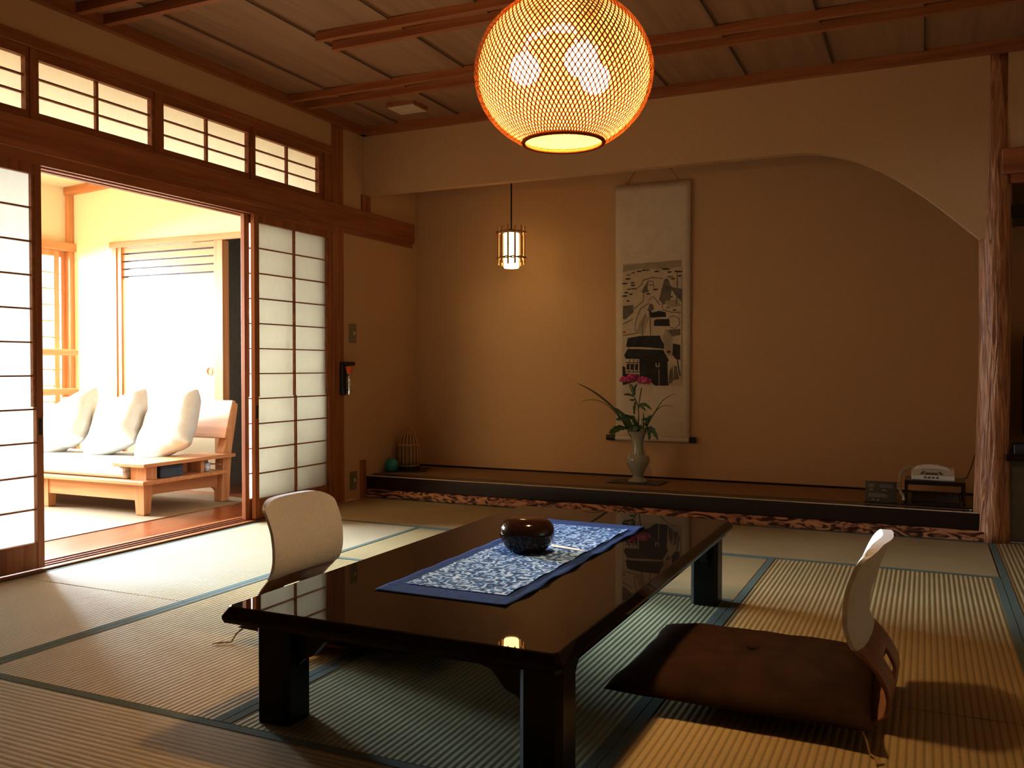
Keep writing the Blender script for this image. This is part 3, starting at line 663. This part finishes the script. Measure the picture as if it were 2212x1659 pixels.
weave(100, .21, LR-.012, LA-.010, .0098, 0, 36, 1).build('glow_lining', M['lining'], lp, recalc=False)  # second lattice, added so glow fills the gaps between the strips
rb = MB(); rbr = LR*math.cos(LM)
for sgn in (-1, 1):
    pts = [LC+Vector(((rbr-.004)*math.cos(2*PI*i/48), (rbr-.004)*math.sin(2*PI*i/48), sgn*LT)) for i in range(49)]
    rb = MB().tube(pts, .006, 8); rb.build('rim_ring', M['shade'], lp, smooth=True)
fwd = Vector((-.4224,.9062,0)).normalized(); rgt = Vector((.9064,.4225,0))
sk = MB(); spots = []
for sx, dz_, fx in ((-.113,.012,0.0),(.042,.008,-.085),(.099,.012,.085)):
    bp_ = LC + rgt*sx + fwd*fx + Vector((0,0,dz_)); spots.append(bp_)
    sk.tube([bp_+Vector((0,0,.046)), bp_+Vector((0,0,.09)), LC+Vector((0,0,.15))], [.015,.015,.008], 10)
sk.tube([LC+Vector((0,0,.13)), LC+Vector((0,0,.20))], .035, 16)
sko = sk.build('socket_cluster', M['phone'], lp, smooth='auto')
for bp_ in spots:
    MB().lathe([(.001,-.046),(.02,-.041),(.035,-.029),(.0445,-.01),(.0445,.01),(.036,.028),(.022,.040),(.012,.046)], 20, tuple(bp_)).build('bulb', M['bulb'], sko, smooth=True)
MB().tube([LC+Vector((0,0,.20)), LC+Vector((0,0,CZ-.02-LC.z))], .004, 8).tube([LC+Vector((0,0,CZ-.05-LC.z)), LC+Vector((0,0,CZ-.012-LC.z))], .045, 20).build('cord', M['phone'], lp)

# ------------------------------------------------------------------ alcove bamboo lantern
AC = Vector((-2.592,5.55,0))
al = empty('bamboo_lantern', (AC.x,AC.y,1.60), 'small bamboo stick lantern hanging on a cord in the alcove', 'pendant lamp')
for k in range(12):
    a = 2*PI*(k+.35)/12; x, y = AC.x+.092*math.cos(a), AC.y+.092*math.sin(a)
    z1 = 1.883+.006*math.sin(k*2.3); z0 = 1.626+.006*math.cos(k*1.7); zn = 1.70+.11*((k*5)%7)/6
    MB().tube([(x,y,z0),(x,y,zn-.003),(x,y,zn),(x,y,zn+.003),(x,y,z1)], [.0068,.0068,.0082,.0068,.0068], 8).build('bamboo_stick', M['bamboo_z'], al, smooth='auto')
for z in (1.842, 1.668):
    m = MB()
    for ph in (0, PI):
        m.tube([(AC.x+(.094+.009*math.sin(6*t+ph))*math.cos(t), AC.y+(.094+.009*math.sin(6*t+ph))*math.sin(t), z+.005*math.cos(6*t+ph)) for t in [2*PI*i/96 for i in range(97)]], .0045, 6)
    m.build('twisted_ring', M['rope'], al, smooth=True)
MB().lathe([(.001,1.598),(.048,1.599),(.053,1.606),(.053,1.835),(.05,1.838),(.001,1.838)], 28, (AC.x,AC.y,0)).build('glass_tube', M['lantern_glow'], al, smooth='auto')
MB().tube([(AC.x,AC.y,1.838),(AC.x,AC.y,2.419)], .0055, 8).tube([(AC.x,AC.y,1.835),(AC.x,AC.y,1.865)], .022, 12).build('cord', M['black'], al)

# ------------------------------------------------------------------ hanging scroll
SX0, SX1, SY = -1.972, -1.444, BY-.012
hs = empty('hanging_scroll', (-1.71,SY,.41), 'tall hanging scroll with ink village painting on the alcove wall', 'hanging scroll')
m = MB(); m.grid(lambda u, v: (SX0+(SX1-SX0)*u + (.004 if u < .5 else -.004)*(1-v), SY-.010+.004*math.sin(v*5)-.004*math.sin(u*PI), .425+(2.172-.425)*v), 12, 40)
spp = m.build('scroll_paper', M['scrollpaper'], hs, smooth=True, solid=.002)
rlc = MB().tube([(SX0+.004,SY-.012,.426),(SX1-.004,SY-.012,.426)], .018, 16).build('roller_cover', M['scrollpaper'], hs, smooth='auto')
for a, b in ((-2.034,SX0), (SX1,-1.402)): MB().tube([(a,SY-.012,.426),(b,SY-.012,.426)], .0195, 18).build('roller_knob', M['black'], rlc, smooth='auto')
MB().tube([(SX0,SY-.008,2.172),(SX1,SY-.008,2.172)], .006, 8).build('top_rod', M['scrollpaper'], hs)
MB().tube([(-1.895,SY-.006,2.172),(-1.86,SY-.006,2.235),(-1.708,SY-.004,2.40)], .0026, 6).tube([(-1.518,SY-.006,2.172),(-1.56,SY-.006,2.235),(-1.708,SY-.004,2.40)], .0026, 6).tube([(-1.905,SY-.008,2.19),(-1.895,SY-.01,2.20),(-1.88,SY-.008,2.192)], .003, 6).build('hanging_cord', M['rope'], hs)
for z, w in ((2.085,.012),(1.945,.008),(1.805,.007)): MB().box(-1.528-w,-1.528+w,SY-.0155,SY-.0135,z-w*.8,z+w*.8).build('wind_tab', M['rope'] if w < .01 else M['brown'], spp)
# ink painting (its own flat sheet; shapes follow the sheet)
PX0, PX1, PZ0, PZ1 = -1.917, -1.503, .792, 1.637
def P2(x, y): return (PX0+(PX1-PX0)*(x-203)/700, PZ1-(PZ1-PZ0)*(y-90)/1472)
pm = MB(); yb = SY-.0165; lay = [0]
def flat(pts, mi):
    lay[0] += 1; y = yb - .00002*lay[0]; pm.cur = mi
    q = [P2(*p) for p in pts]; pm.add([(a, y, b) for a, b in q], [tuple(range(len(q)))])
def stroke(pts, w, mi):
    lay[0] += 1; y = yb - .00002*lay[0]; pm.cur = mi
    q = [Vector(P2(*p)) for p in pts]; vs = []; ws = w/700*(PX1-PX0)
    for k, p in enumerate(q):
        t = (q[min(k+1,len(q)-1)]-q[max(k-1,0)]).normalized(); nn = Vector((-t.y,t.x))*ws/2*(.6+.4*math.sin(PI*(k+.5)/len(q)))
        vs += [(p.x+nn.x,y,p.y+nn.y),(p.x-nn.x,y,p.y-nn.y)]
    pm.add(vs, [(2*k,2*k+1,2*k+3,2*k+2) for k in range(len(q)-1)])
pm.cur = 0; pm.add([(PX0,yb,PZ0),(PX1,yb,PZ0),(PX1,yb,PZ1),(PX0,yb,PZ1)], [(0,1,2,3)])
flat([(205,105),(900,78),(900,160),(620,175),(420,160),(205,190)], 3)
for x, y in ((270,228),(330,205),(400,190),(455,178),(505,182),(265,275),(320,325),(325,355),(280,400),(330,395),(245,440),(300,460),(265,540),(225,330),(225,480),(610,200),(700,175),(735,180),(760,215),(840,210),(880,215),(770,270),(800,295),(880,265),(745,635),(820,665),(545,360),(510,465),(685,410),(770,510),(595,415)):
    w = random.uniform(24,42); flat([(x-w,y+4),(x-w*.3,y-9),(x+w*.7,y-5),(x+w,y-12),(x+w*.8,y+6),(x,y+11)], 2 if random.random() < .3 else 1)
flat([(640,540),(700,300),(740,290),(790,400),(770,560),(690,600)], 2); flat([(760,390),(905,420),(905,580),(840,500)], 2); flat([(430,440),(470,360),(520,320),(500,400),(520,440),(460,455)], 2)
flat([(500,660),(530,580),(560,585),(585,650),(540,680)], 2); flat([(205,600),(330,590),(335,680),(240,760),(205,760)], 2)
flat([(370,900),(430,760),(480,700),(520,760),(470,900),(440,960)], 3); flat([(700,560),(860,540),(900,620),(760,640)], 3)
for s in ([(360,410),(430,350),(450,300),(560,270),(680,290)], [(460,450),(450,550),(340,640)], [(470,380),(510,310),(570,320),(580,400)], [(350,900),(370,760),(420,640),(520,575)], [(520,540),(570,495),(620,560),(650,600)], [(680,660),(780,690),(895,695)], [(760,370),(830,440),(905,560)], [(850,220),(855,420),(840,600)], [(745,760),(800,735),(870,760),(885,830),(830,885),(770,870)], [(350,890),(395,930),(340,940)], [(210,690),(330,660)], [(240,600),(300,640)], [(680,640),(680,480),(760,500)], [(205,820),(330,760)], [(205,960),(380,930)], [(450,970),(440,850),(480,700)], [(540,960),(535,780),(520,700)]): stroke(s, 12, 2)
flat([(515,655),(560,690),(640,670),(720,690),(725,745),(540,750)], 1); flat([(580,790),(600,770),(760,770),(770,855),(580,850)], 1)
flat([(545,780),(575,860),(720,870),(700,970),(555,940)], 0); flat([(680,980),(720,880),(800,960),(800,1200),(740,1200),(700,1100)], 3); flat([(740,900),(890,890),(890,960),(800,980)], 2)
flat([(245,1085),(265,990),(420,965),(650,965),(680,1040),(700,1060),(700,1130),(430,1115),(280,1110)], 1); stroke([(285,1105),(430,1108),(690,1128)], 16, 0)
flat([(220,1200),(265,1120),(690,1135),(760,1260),(740,1280),(480,1245),(245,1240)], 1); flat([(405,1240),(740,1270),(750,1560),(600,1562),(520,1500),(410,1480)], 1)
flat([(245,1245),(405,1245),(400,1420),(235,1400)], 0)
for x in (290,340,385): stroke([(x,1250),(x-6,1420)], 9, 1)
for y in (1285,1395): stroke([(240,y),(405,y+5)], 9, 1)
flat([(255,1300),(395,1305),(390,1380),(250,1370)], 1); flat([(290,1305),(300,1305),(298,1372),(286,1372)], 0); flat([(345,1305),(355,1305),(352,1376),(342,1376)], 0)
flat([(200,1330),(235,1340),(240,1420),(400,1430),(410,1500),(205,1560)], 1); flat([(805,1060),(890,1080),(890,1250),(850,1255),(800,1200)], 1); flat([(735,1145),(775,1145),(775,1172),(735,1172)], 1)
stroke([(605,1290),(610,1335),(640,1335),(645,1290)], 14, 0); stroke([(640,1370),(645,1560)], 8, 0)
flat([(750,1560),(770,1380),(800,1330),(815,1480),(800,1520)], 2); flat([(815,1500),(820,1320),(850,1330),(880,1480)], 2); stroke([(855,1260),(890,1440)], 14, 1)
flat([(405,1500),(520,1505),(590,1562),(400,1562)], 0); flat([(760,1540),(890,1500),(900,1562),(760,1562)], 0); flat([(205,905),(240,905),(240,930),(205,930)], 4)
pm.build('ink_painting', [M['sheet'], M['ink'], M['ink2'], M['ink3'], M['seal']], spp, recalc=False)

# ------------------------------------------------------------------ vase and flowers
VX, VY, VZ = -1.728, 5.68, .1600
tag(MB().prism([(-1.905,5.575),(-1.555,5.575),(-1.555,5.80),(-1.905,5.80)], 'z', .152, VZ).build('vase_board', M['dark'], bevel=.0015), 'thin dark board under the celadon vase', 'board')
vs = empty('vase', (VX,VY,VZ), 'celadon baluster vase standing on the dark board in the alcove', 'vase')
out = [(.064,0),(.067,.006),(.062,.014),(.040,.026),(.032,.038),(.035,.048),(.050,.078),(.068,.11),(.079,.138),(.080,.152),(.073,.168),(.055,.178),(.047,.182),(.0465,.186),(.040,.205),(.036,.235),(.037,.262),(.044,.295),(.056,.322),(.069,.336)]
inn = [(.066,.337),(.052,.318),(.040,.29),(.032,.25),(.033,.21),(.02,.15),(.001,.15)]
vb = MB().lathe(out+inn, 48, (VX,VY,VZ)).build('vase_body', M['celadon'], vs, smooth='auto')
MB().lathe([(.0472,.181),(.0488,.1835),(.0468,.186)], 48, (VX,VY,VZ), False).build('neck_ring', M['celadon'], vb, smooth=True)
def leaf(m, pts, w, y0=VY, dy=0, fold=.25, serr=0):
    """tapering leaf along PTS given as (x,z); a slight V fold and curl in depth"""
    P = [Vector((x, y0+dy*k/(len(pts)-1), z)) for k, (x, z) in enumerate(pts)]
    Q = []
    for k in range(len(P)-1):
        for f in (0,.34,.67): 
            a, b, c, d = P[max(0,k-1)], P[k], P[k+1], P[min(len(P)-1,k+2)]
            Q.append(.5*((2*b)+(c-a)*f+(2*a-5*b+4*c-d)*f*f+(3*b-a-3*c+d)*f**3))
    Q.append(P[-1]); n = len(Q); v = []
    for k, p in enumerate(Q):
        t = (Q[min(k+1,n-1)]-Q[max(k-1,0)]).normalized(); s = t.cross(Vector((0,1,0))).normalized(); u = k/(n-1)
        ww = w*(math.sin(PI*min(1,u*.93+.04))**.8)*(1+(.18*((k%2)*2-1) if serr else 0))
        v += [p-s*ww/2+Vector((0,-fold*ww,0)), p, p+s*ww/2+Vector((0,-fold*ww,0))]
    fs = []
    for k in range(n-1): fs += [(3*k,3*k+1,3*k+4,3*k+3),(3*k+1,3*k+2,3*k+5,3*k+4)]
    m.add(v, fs); return m
MOUTH = (VX, VZ+.315)
def bloom(c, r, seed):
    random.seed(seed); m = MB()
    for k in range(46):
        a = random.uniform(0, 2*PI); e = random.uniform(-.25, 1.1); d = Vector((math.cos(a)*math.cos(e), math.sin(a)*math.cos(e), math.sin(e)*.75)); rr_ = r*random.uniform(.55,1.0)
        m.cur = 1 if random.random() < .3 else 0
        t1 = d.cross(Vector((0,0,1))).normalized(); t2 = d.cross(t1).normalized(); w = r*random.uniform(.28,.45)
        p = Vector(c)
        m.add([p+d*rr_*.25-t1*w*.3, p+d*rr_*.25+t1*w*.3, p+d*rr_*.75+t1*w+t2*w*.3, p+d*rr_*.75-t1*w+t2*w*.3, p+d*rr_+t1*w*.5-t2*w*.4, p+d*rr_-t1*w*.5-t2*w*.4], [(0,1,2,3),(3,2,4,5)])
    return m
def flower(label, heads, stempts, leaves):
    t = empty('peony', (VX,VY,VZ+.17), label, 'flower', 'peonies in the vase')
    st = MB().tube([(x, VY+dy, z) for x, z, dy in stempts], .0034, 6).build('stem', M['stem'], t, smooth=True)
    for (x, z, r, s, dy) in heads:
        bloom((x, VY+dy, z), r, s).build('blossom', [M['pink'], M['pinklight']], st, smooth=True, recalc=False)
    m = MB()
    for pts, w, dy in leaves: leaf(m, pts, w, VY+dy[0], dy[1], serr=1)
    m.build('leaves', M['green'], st, smooth=True, recalc=False)
flower('peony stem with a double deep-pink head, left of the paler bloom', [(-1.770,.836,.052,3,-.01),(-1.814,.828,.042,5,-.02)], [(-1.727,.33,0),(-1.730,.505,0),(-1.722,.60,0),(-1.725,.649,0),(-1.742,.698,0),(-1.762,.737,0),(-1.783,.798,-.01)],
  [([(-1.752,.725),(-1.79,.738),(-1.82,.736)],.016,(0,-.02)),([(-1.742,.707),(-1.762,.701),(-1.783,.703)],.013,(0,-.01)),([(-1.748,.73),(-1.75,.77),(-1.728,.808)],.020,(0,-.02)),([(-1.76,.75),(-1.766,.79),(-1.787,.81)],.012,(0,0)),([(-1.742,.698),(-1.752,.65),(-1.756,.602)],.018,(0,.01))])
flower('pink peony with the paler bloom, right of the two blooms', [(-1.682,.820,.056,8,-.015)], [(-1.715,.33,0),(-1.724,.505,0),(-1.722,.60,0),(-1.727,.649,0),(-1.715,.715,0),(-1.702,.782,-.005)],
  [([(-1.727,.649),(-1.70,.672),(-1.66,.668),(-1.625,.638)],.022,(0,-.03)),([(-1.71,.662),(-1.69,.65),(-1.668,.632)],.014,(0,-.01))])
def sprig(label, leaves, nm='leaf_sprig', cat='leaves', mat='green'):
    t = empty(nm, (VX,VY,VZ+.30), label, cat, 'greenery in the vase')
    m = MB(); s = MB()
    for pts, w, dy in leaves:
        leaf(m, pts, w, VY+dy[0], dy[1], serr=(nm == 'leaf_sprig'))
        s.tube([(VX+.012*((pts[0][0]>VX)*2-1), VY+dy[0]*.3, VZ+.24), (pts[0][0], VY+dy[0], pts[0][1])], .0022, 5)
    m.build('leaves', M[mat], t, smooth=True, recalc=False); s.build('stem', M['stem'], t)
sprig('broad dark leaves drooping over the left side of the vase rim', [([(-1.79,.512),(-1.84,.520),(-1.875,.505),(-1.905,.48)],.032,(-.02,-.05)),([(-1.80,.512),(-1.85,.508),(-1.893,.458)],.030,(-.03,-.05)),([(-1.78,.515),(-1.80,.57),(-1.835,.615),(-1.905,.659)],.026,(-.01,-.02))])
sprig('broad dark leaves drooping over the right side of the vase rim', [([(-1.67,.515),(-1.63,.520),(-1.60,.497),(-1.571,.447)],.032,(-.02,-.05)),([(-1.655,.512),(-1.633,.49),(-1.627,.445)],.026,(-.03,-.05)),([(-1.675,.53),(-1.655,.57),(-1.625,.603)],.030,(0,-.02)),([(-1.70,.575),(-1.67,.575),(-1.655,.548)],.020,(0,-.02))])
sprig('dense low leaves in the middle of the vase mouth', [([(-1.79,.50),(-1.80,.545),(-1.785,.60)],.036,(0,-.03)),([(-1.76,.51),(-1.79,.575),(-1.865,.572)],.030,(-.01,-.04)),([(-1.74,.52),(-1.745,.56),(-1.755,.60)],.030,(0,-.02)),([(-1.765,.505),(-1.75,.525),(-1.71,.515)],.034,(-.03,-.02)),([(-1.69,.50),(-1.685,.54),(-1.683,.62)],.012,(0,-.02)),([(-1.71,.50),(-1.695,.525),(-1.665,.515)],.030,(-.03,-.03)),([(-1.735,.55),(-1.77,.585),(-1.82,.60)],.024,(.01,-.02))])
for lab, pts, w in (('long dark grass blade arching far left of the vase', [(-1.775,.46),(-1.805,.525),(-1.887,.635),(-1.958,.701),(-2.047,.762),(-2.15,.811)], .015), ('thin drooping grass blade left of the vase', [(-1.77,.46),(-1.805,.519),(-1.91,.64),(-1.987,.689),(-2.065,.699),(-2.126,.681)], .005), ('upper thin grass blade right of the vase', [(-1.69,.46),(-1.667,.529),(-1.605,.635),(-1.544,.713),(-1.461,.752)], .006), ('lower thin drooping grass blade right of the vase', [(-1.69,.46),(-1.664,.529),(-1.605,.629),(-1.544,.669),(-1.477,.659)], .005)):
    m = MB(); leaf(m, pts, w, VY+.01, -.03); tag(m.build('grass_blade', M['blade'], smooth=True, recalc=False), lab, 'grass blade', 'greenery in the vase')

# ------------------------------------------------------------------ phone corner
ps = empty('phone_stand', (.045,5.55,.152), 'low dark wooden stand carrying the white telephone', 'stand')
MB().box(-.106,.200,5.44,5.67,.272,.286,.002).build('stand_top', M['lacquer_red'], ps)
MB().box(-.106,.200,5.44,5.452,.263,.272).box(-.106,-.094,5.452,5.67,.263,.272).box(.188,.2,5.452,5.67,.263,.272).build('stand_rim', M['lacquer_red'], ps)
for x, y in ((-.106,5.44),(.186,5.44),(-.106,5.656),(.186,5.656)): MB().box(x,x+.014,y,y+.014,.1525,.264).build('leg', M['lacquer_red'], ps)
ph = empty('telephone', (.035,5.545,.286), 'white push-button telephone on the dark stand', 'telephone')
pb = MB().prism([(5.47,.2865),(5.64,.2865),(5.64,.345),(5.60,.345),(5.47,.312)], 'x', -.072, .150).build('phone_base', M['phone'], ph, bevel=.006)
hd = MB().prism([(-.075,.330),(-.045,.356),(.0,.366),(.06,.366),(.11,.355),(.145,.330),(.125,.328),(.085,.340),(-.01,.340),(-.05,.328)], 'y', 5.565, 5.615).build('handset', M['phone'], ph, bevel=.006)
bt = MB()
for i in range(4): bt.box(-.008+i*.0205,.006+i*.0205,5.4685,5.475,.2985,.3085)
bt.build('button_row', M['grey'], pb); MB().add([(-.004,5.485,.317),(.066,5.485,.317),(.060,5.52,.3255),(.002,5.52,.3255)], [(0,1,2,3)]).build('display_window', M['grey'], pb, recalc=False)
MB().add([(-.03,5.49,.319),(-.012,5.487,.3185),(-.002,5.535,.330),(-.014,5.535,.330)], [(0,1,2,3)]).build('cradle_recess', M['grey'], pb, recalc=False)
MB().add([(.075,5.487,.3185),(.093,5.49,.319),(.077,5.535,.330),(.065,5.535,.330)], [(0,1,2,3)]).build('cradle_recess', M['grey'], pb, recalc=False)
cp = [Vector(p) for p in ((-.072,5.58,.338),(-.10,5.56,.338),(-.125,5.53,.315),(-.132,5.50,.27),(-.128,5.47,.22),(-.108,5.452,.19),(-.110,5.444,.17))]
co = []; T_ = 420
for i in range(T_+1):
    f = i/T_*(len(cp)-1); k = min(int(f), len(cp)-2); t = f-k
    a, b, c, d = cp[max(0,k-1)], cp[k], cp[k+1], cp[min(len(cp)-1,k+2)]
    p = .5*((2*b)+(c-a)*t+(2*a-5*b+4*c-d)*t*t+(3*b-a-3*c+d)*t**3)
    tan = (c-b).normalized(); s1 = tan.cross(Vector((0,1,0.2))).normalized(); s2 = tan.cross(s1).normalized(); an = 2*PI*i/T_*36
    co.append(p+(s1*math.cos(an)+s2*math.sin(an))*.0075)
MB().tube(co, .0022, 5).build('coiled_cord', M['ivory'], hd, smooth=True)
MB().tube([(.188,5.66,.28),(.215,5.70,.285),(.245,5.76,.36),(.268,5.80,.45),(.280,5.83,.52),(.33,5.85,.53)], .0028, 6).build('wall_cord', M['black'], ph, smooth=True)
ic = empty('info_card', (-.225,5.44,.152), 'small black folded information card left of the telephone', 'card')
cdp = MB().add([(-.312,5.44,.1555),(-.146,5.44,.1555),(-.146,5.475,.268),(-.312,5.475,.268),(-.312,5.444,.1555),(-.146,5.444,.1555),(-.146,5.479,.268),(-.312,5.479,.268)], [(0,1,2,3),(7,6,5,4),(0,4,5,1),(1,5,6,2),(2,6,7,3),(3,7,4,0)]).build('card_panel', M['black'], ic)
MB().box(-.312,-.125,5.365,5.44,.1525,.1555).build('card_foot', M['dark'], ic)
cm = MB(); random.seed(3)
def cardbar(x0, x1, f, h):
    y0 = 5.44+.035*f; z0 = .1555+.1125*f; y1 = 5.44+.035*(f+h); z1 = .1555+.1125*(f+h)
    cm.add([(x0,y0-.0006,z0),(x1,y0-.0006,z0),(x1,y1-.0006,z1),(x0,y1-.0006,z1)], [(0,1,2,3)])
for f in (.82,.76,.70): cardbar(-.235,-.165,f,.02); cardbar(-.295,-.265,f,.025)
for f in (.55,): cardbar(-.29,-.27,f,.06); cardbar(-.225,-.20,f,.05)
for f in (.38,.33,.28,.23): cardbar(-.295,-.295+random.uniform(.08,.12),f,.02)
cardbar(-.275,-.262,.07,.05); cardbar(-.25,-.238,.07,.05); cm.build('printed_lines', M['marks'], cdp, recalc=False)
bd = empty('ring_binder', (.05,5.55,.152), 'grey binder lying on the alcove floor under the phone stand', 'binder')
MB().box(-.075,.175,5.47,5.63,.1525,.163,.002).build('pages', M['dark'], bd); MB().box(-.078,.178,5.60,5.64,.1525,.205,.003).add([(-.07,5.50,.165),(.17,5.50,.165),(.17,5.60,.203),(-.07,5.60,.203)], [(0,1,2,3)]).build('cover', M['binder'], bd, recalc=False)
tag(MB().box(-.12,.24,5.375,5.44,.1525,.1585,.002).build('document_tray', M['black']), 'flat black folder in front of the phone stand', 'folder')
tag(MB().box(.215,.228,5.34,5.352,.1525,.1565,.001).build('white_tag', M['phone']), 'tiny white tag on the alcove floor by the log pillar', 'tag')

# left alcove corner objects
tag(MB().prism([(-3.585,5.44),(-3.30,5.60),(-3.40,5.83),(-3.585,5.83)], 'z', .152, .157).build('corner_board', M['dark'], bevel=.001), 'thin dark board in the left alcove corner', 'board')
og = MB().lathe([(.022,0),(.036,.006),(.046,.025),(.049,.047),(.046,.068),(.036,.086),(.020,.095),(.001,.098)], 32, (-3.535,5.50,.157)); tag(og.build('turquoise_pot', M['teal'], smooth='auto'), 'round turquoise pot beside the rattan lamp in the alcove corner', 'pot')
rl = empty('rattan_lamp', (-3.50,5.68,.157), 'dome-topped rattan cage lamp in the left alcove corner', 'table lamp')
MB().lathe([(.078,0),(.082,.004),(.082,.026),(.076,.030),(.001,.030)], 32, (-3.50,5.68,.157)).build('lamp_base', M['black'], rl, smooth='auto')
cg = MB()
for k in range(16):
    a = 2*PI*k/16; ca, sa = math.cos(a), math.sin(a)
    cg.tube([(-3.50+r*ca, 5.68+r*sa, .157+z) for r, z in ((.076,.030),(.076,.10),(.076,.165),(.073,.195),(.062,.235),(.044,.27),(.022,.292),(.006,.298))], .0052, 6)
cg.build('cage_rib', M['bamboo_z'], rl, smooth=True)
MB().tube([(-3.50+.077*math.cos(2*PI*i/40), 5.68+.077*math.sin(2*PI*i/40), .342) for i in range(41)], .006, 6).build('cage_ring', M['bamboo_x'], rl, smooth=True)
MB().tube([(-3.50+.077*math.cos(2*PI*i/40), 5.68+.077*math.sin(2*PI*i/40), .188) for i in range(41)], .005, 6).build('cage_ring', M['bamboo_x'], rl, smooth=True)
MB().tube([(-3.50+.05*math.cos(PI*i/12), 5.68, .44+.032*math.sin(PI*i/12)) for i in range(13)], .004, 6).build('carry_loop', M['bamboo_x'], rl, smooth=True)
MB().lathe([(.040,.03),(.058,.05),(.060,.18),(.04,.25),(.001,.26)], 24, (-3.50,5.68,.157)).build('inner_shade', M['rope'], rl, smooth='auto')

# ------------------------------------------------------------------ wall fittings
def plate(z0, z1, lab):
    t = empty('wall_switch', (LW,5.115,z0), lab, 'switch')
    cp_ = MB().box(LW,LW+.008,5.077,5.157,z0,z1,.003).build('cover_plate', M['switch'], t); MB().box(LW+.008,LW+.011,5.118,5.138,z0+(z1-z0)*.40,z0+(z1-z0)*.60,.001).build('button', M['ivory'], cp_)
plate(1.090,1.216,'olive switch plate high on the plaster beside the square pillar'); plate(.070,.194,'olive socket plate low on the plaster beside the square pillar')
fl = empty('mounted_flashlight', (LW+.045,5.02,.73), 'emergency flashlight with orange head held in a black wall bracket', 'flashlight')
brk = MB().box(LW+.0125,LW+.034,4.95,5.003,.730,.955,.004).box(LW+.034,LW+.085,4.955,5.03,.928,.955,.003).build('bracket', M['black'], fl)
MB().lathe([(.013,.732),(.0145,.734),(.0145,.874),(.013,.876)], 20, (LW+.055,5.0,0)).build('barrel', M['chrome'], fl, smooth='auto')
MB().lathe([(.015,.874),(.017,.880),(.024,.906),(.026,.916),(.026,.922),(.001,.922)], 24, (LW+.055,5.0,0)).build('head', M['orange'], fl, smooth='auto')
for z_ in (.862,.760): MB().box(LW+.034,LW+.062,4.983,5.017,z_,z_+.006).build('clip', M['black'], brk)
vt = empty('ceiling_vent', (-3.02,4.90,CZ-.02), 'square cream sensor panel on the cedar ceiling', 'ceiling panel')
MB().box(-3.125,-2.925,4.81,4.99,CZ-.030,CZ-.004,.003).build('housing', M['wood_x'], vt); MB().box(-3.12,-2.93,4.815,4.985,CZ-.036,CZ-.030,.002).build('face_plate', M['cream_plastic'], vt)

# ------------------------------------------------------------------ light
def area(name, loc, rot, sx, sy, power, col, spread=None):
    l = bpy.data.lights.new(name, 'AREA'); l.shape = 'RECTANGLE'; l.size = sx; l.size_y = sy; l.energy = power; l.color = col
    if spread: l.spread = spread
    o = bpy.data.objects.new(name, l); C.objects.link(o); o.location = loc; o.rotation_euler = rot; return o
def point(name, loc, power, col, r):
    l = bpy.data.lights.new(name, 'POINT'); l.energy = power; l.color = col; l.shadow_soft_size = r
    o = bpy.data.objects.new(name, l); C.objects.link(o); o.location = loc; return o
# daylight entering through the veranda windows
area('window_daylight', (HX-2.2, 3.8, 2.35), (0, -PI/2+.16, 0), 2.3, 3.8, 2500, (.70,.86,1.0), math.radians(115))
area('veranda_wall_fill', (-5.0, .6, 2.15), (PI/2, 0, 0), 1.6, .3, 30, (1.0,.78,.45), math.radians(85))  # added warm fill washing the end wall, stands for no lamp
point('lamp_light', LC+Vector((0,0,-.03)), 76, (1.0,.63,.28), .07)
w = bpy.data.worlds.new('world'); bpy.context.scene.world = w; w.use_nodes = True
w.node_tree.nodes['Background'].inputs[0].default_value = (.9,.95,1,1); w.node_tree.nodes['Background'].inputs[1].default_value = 1.6

# ------------------------------------------------------------------ camera
cam = bpy.data.cameras.new('camera'); co_ = bpy.data.objects.new('camera', cam); C.objects.link(co_)
cam.sensor_fit = 'HORIZONTAL'; cam.sensor_width = 36; cam.lens = 1920.09*36/2212; cam.clip_start = .05
co_.location = (0,0,.92)
f_ = Vector((-.42240759,.90620377,-.0191456)); r_ = Vector((.9063699,.42248503,0)); u_ = r_.cross(f_)
co_.matrix_world = Matrix.Translation((0,0,.92)) @ Matrix((r_, u_, -f_)).transposed().to_4x4()
sc = bpy.context.scene; sc.camera = co_
sc.view_settings.view_transform = 'Standard'; sc.view_settings.look = 'None'; sc.view_settings.exposure = 0.0; sc.view_settings.gamma = .88
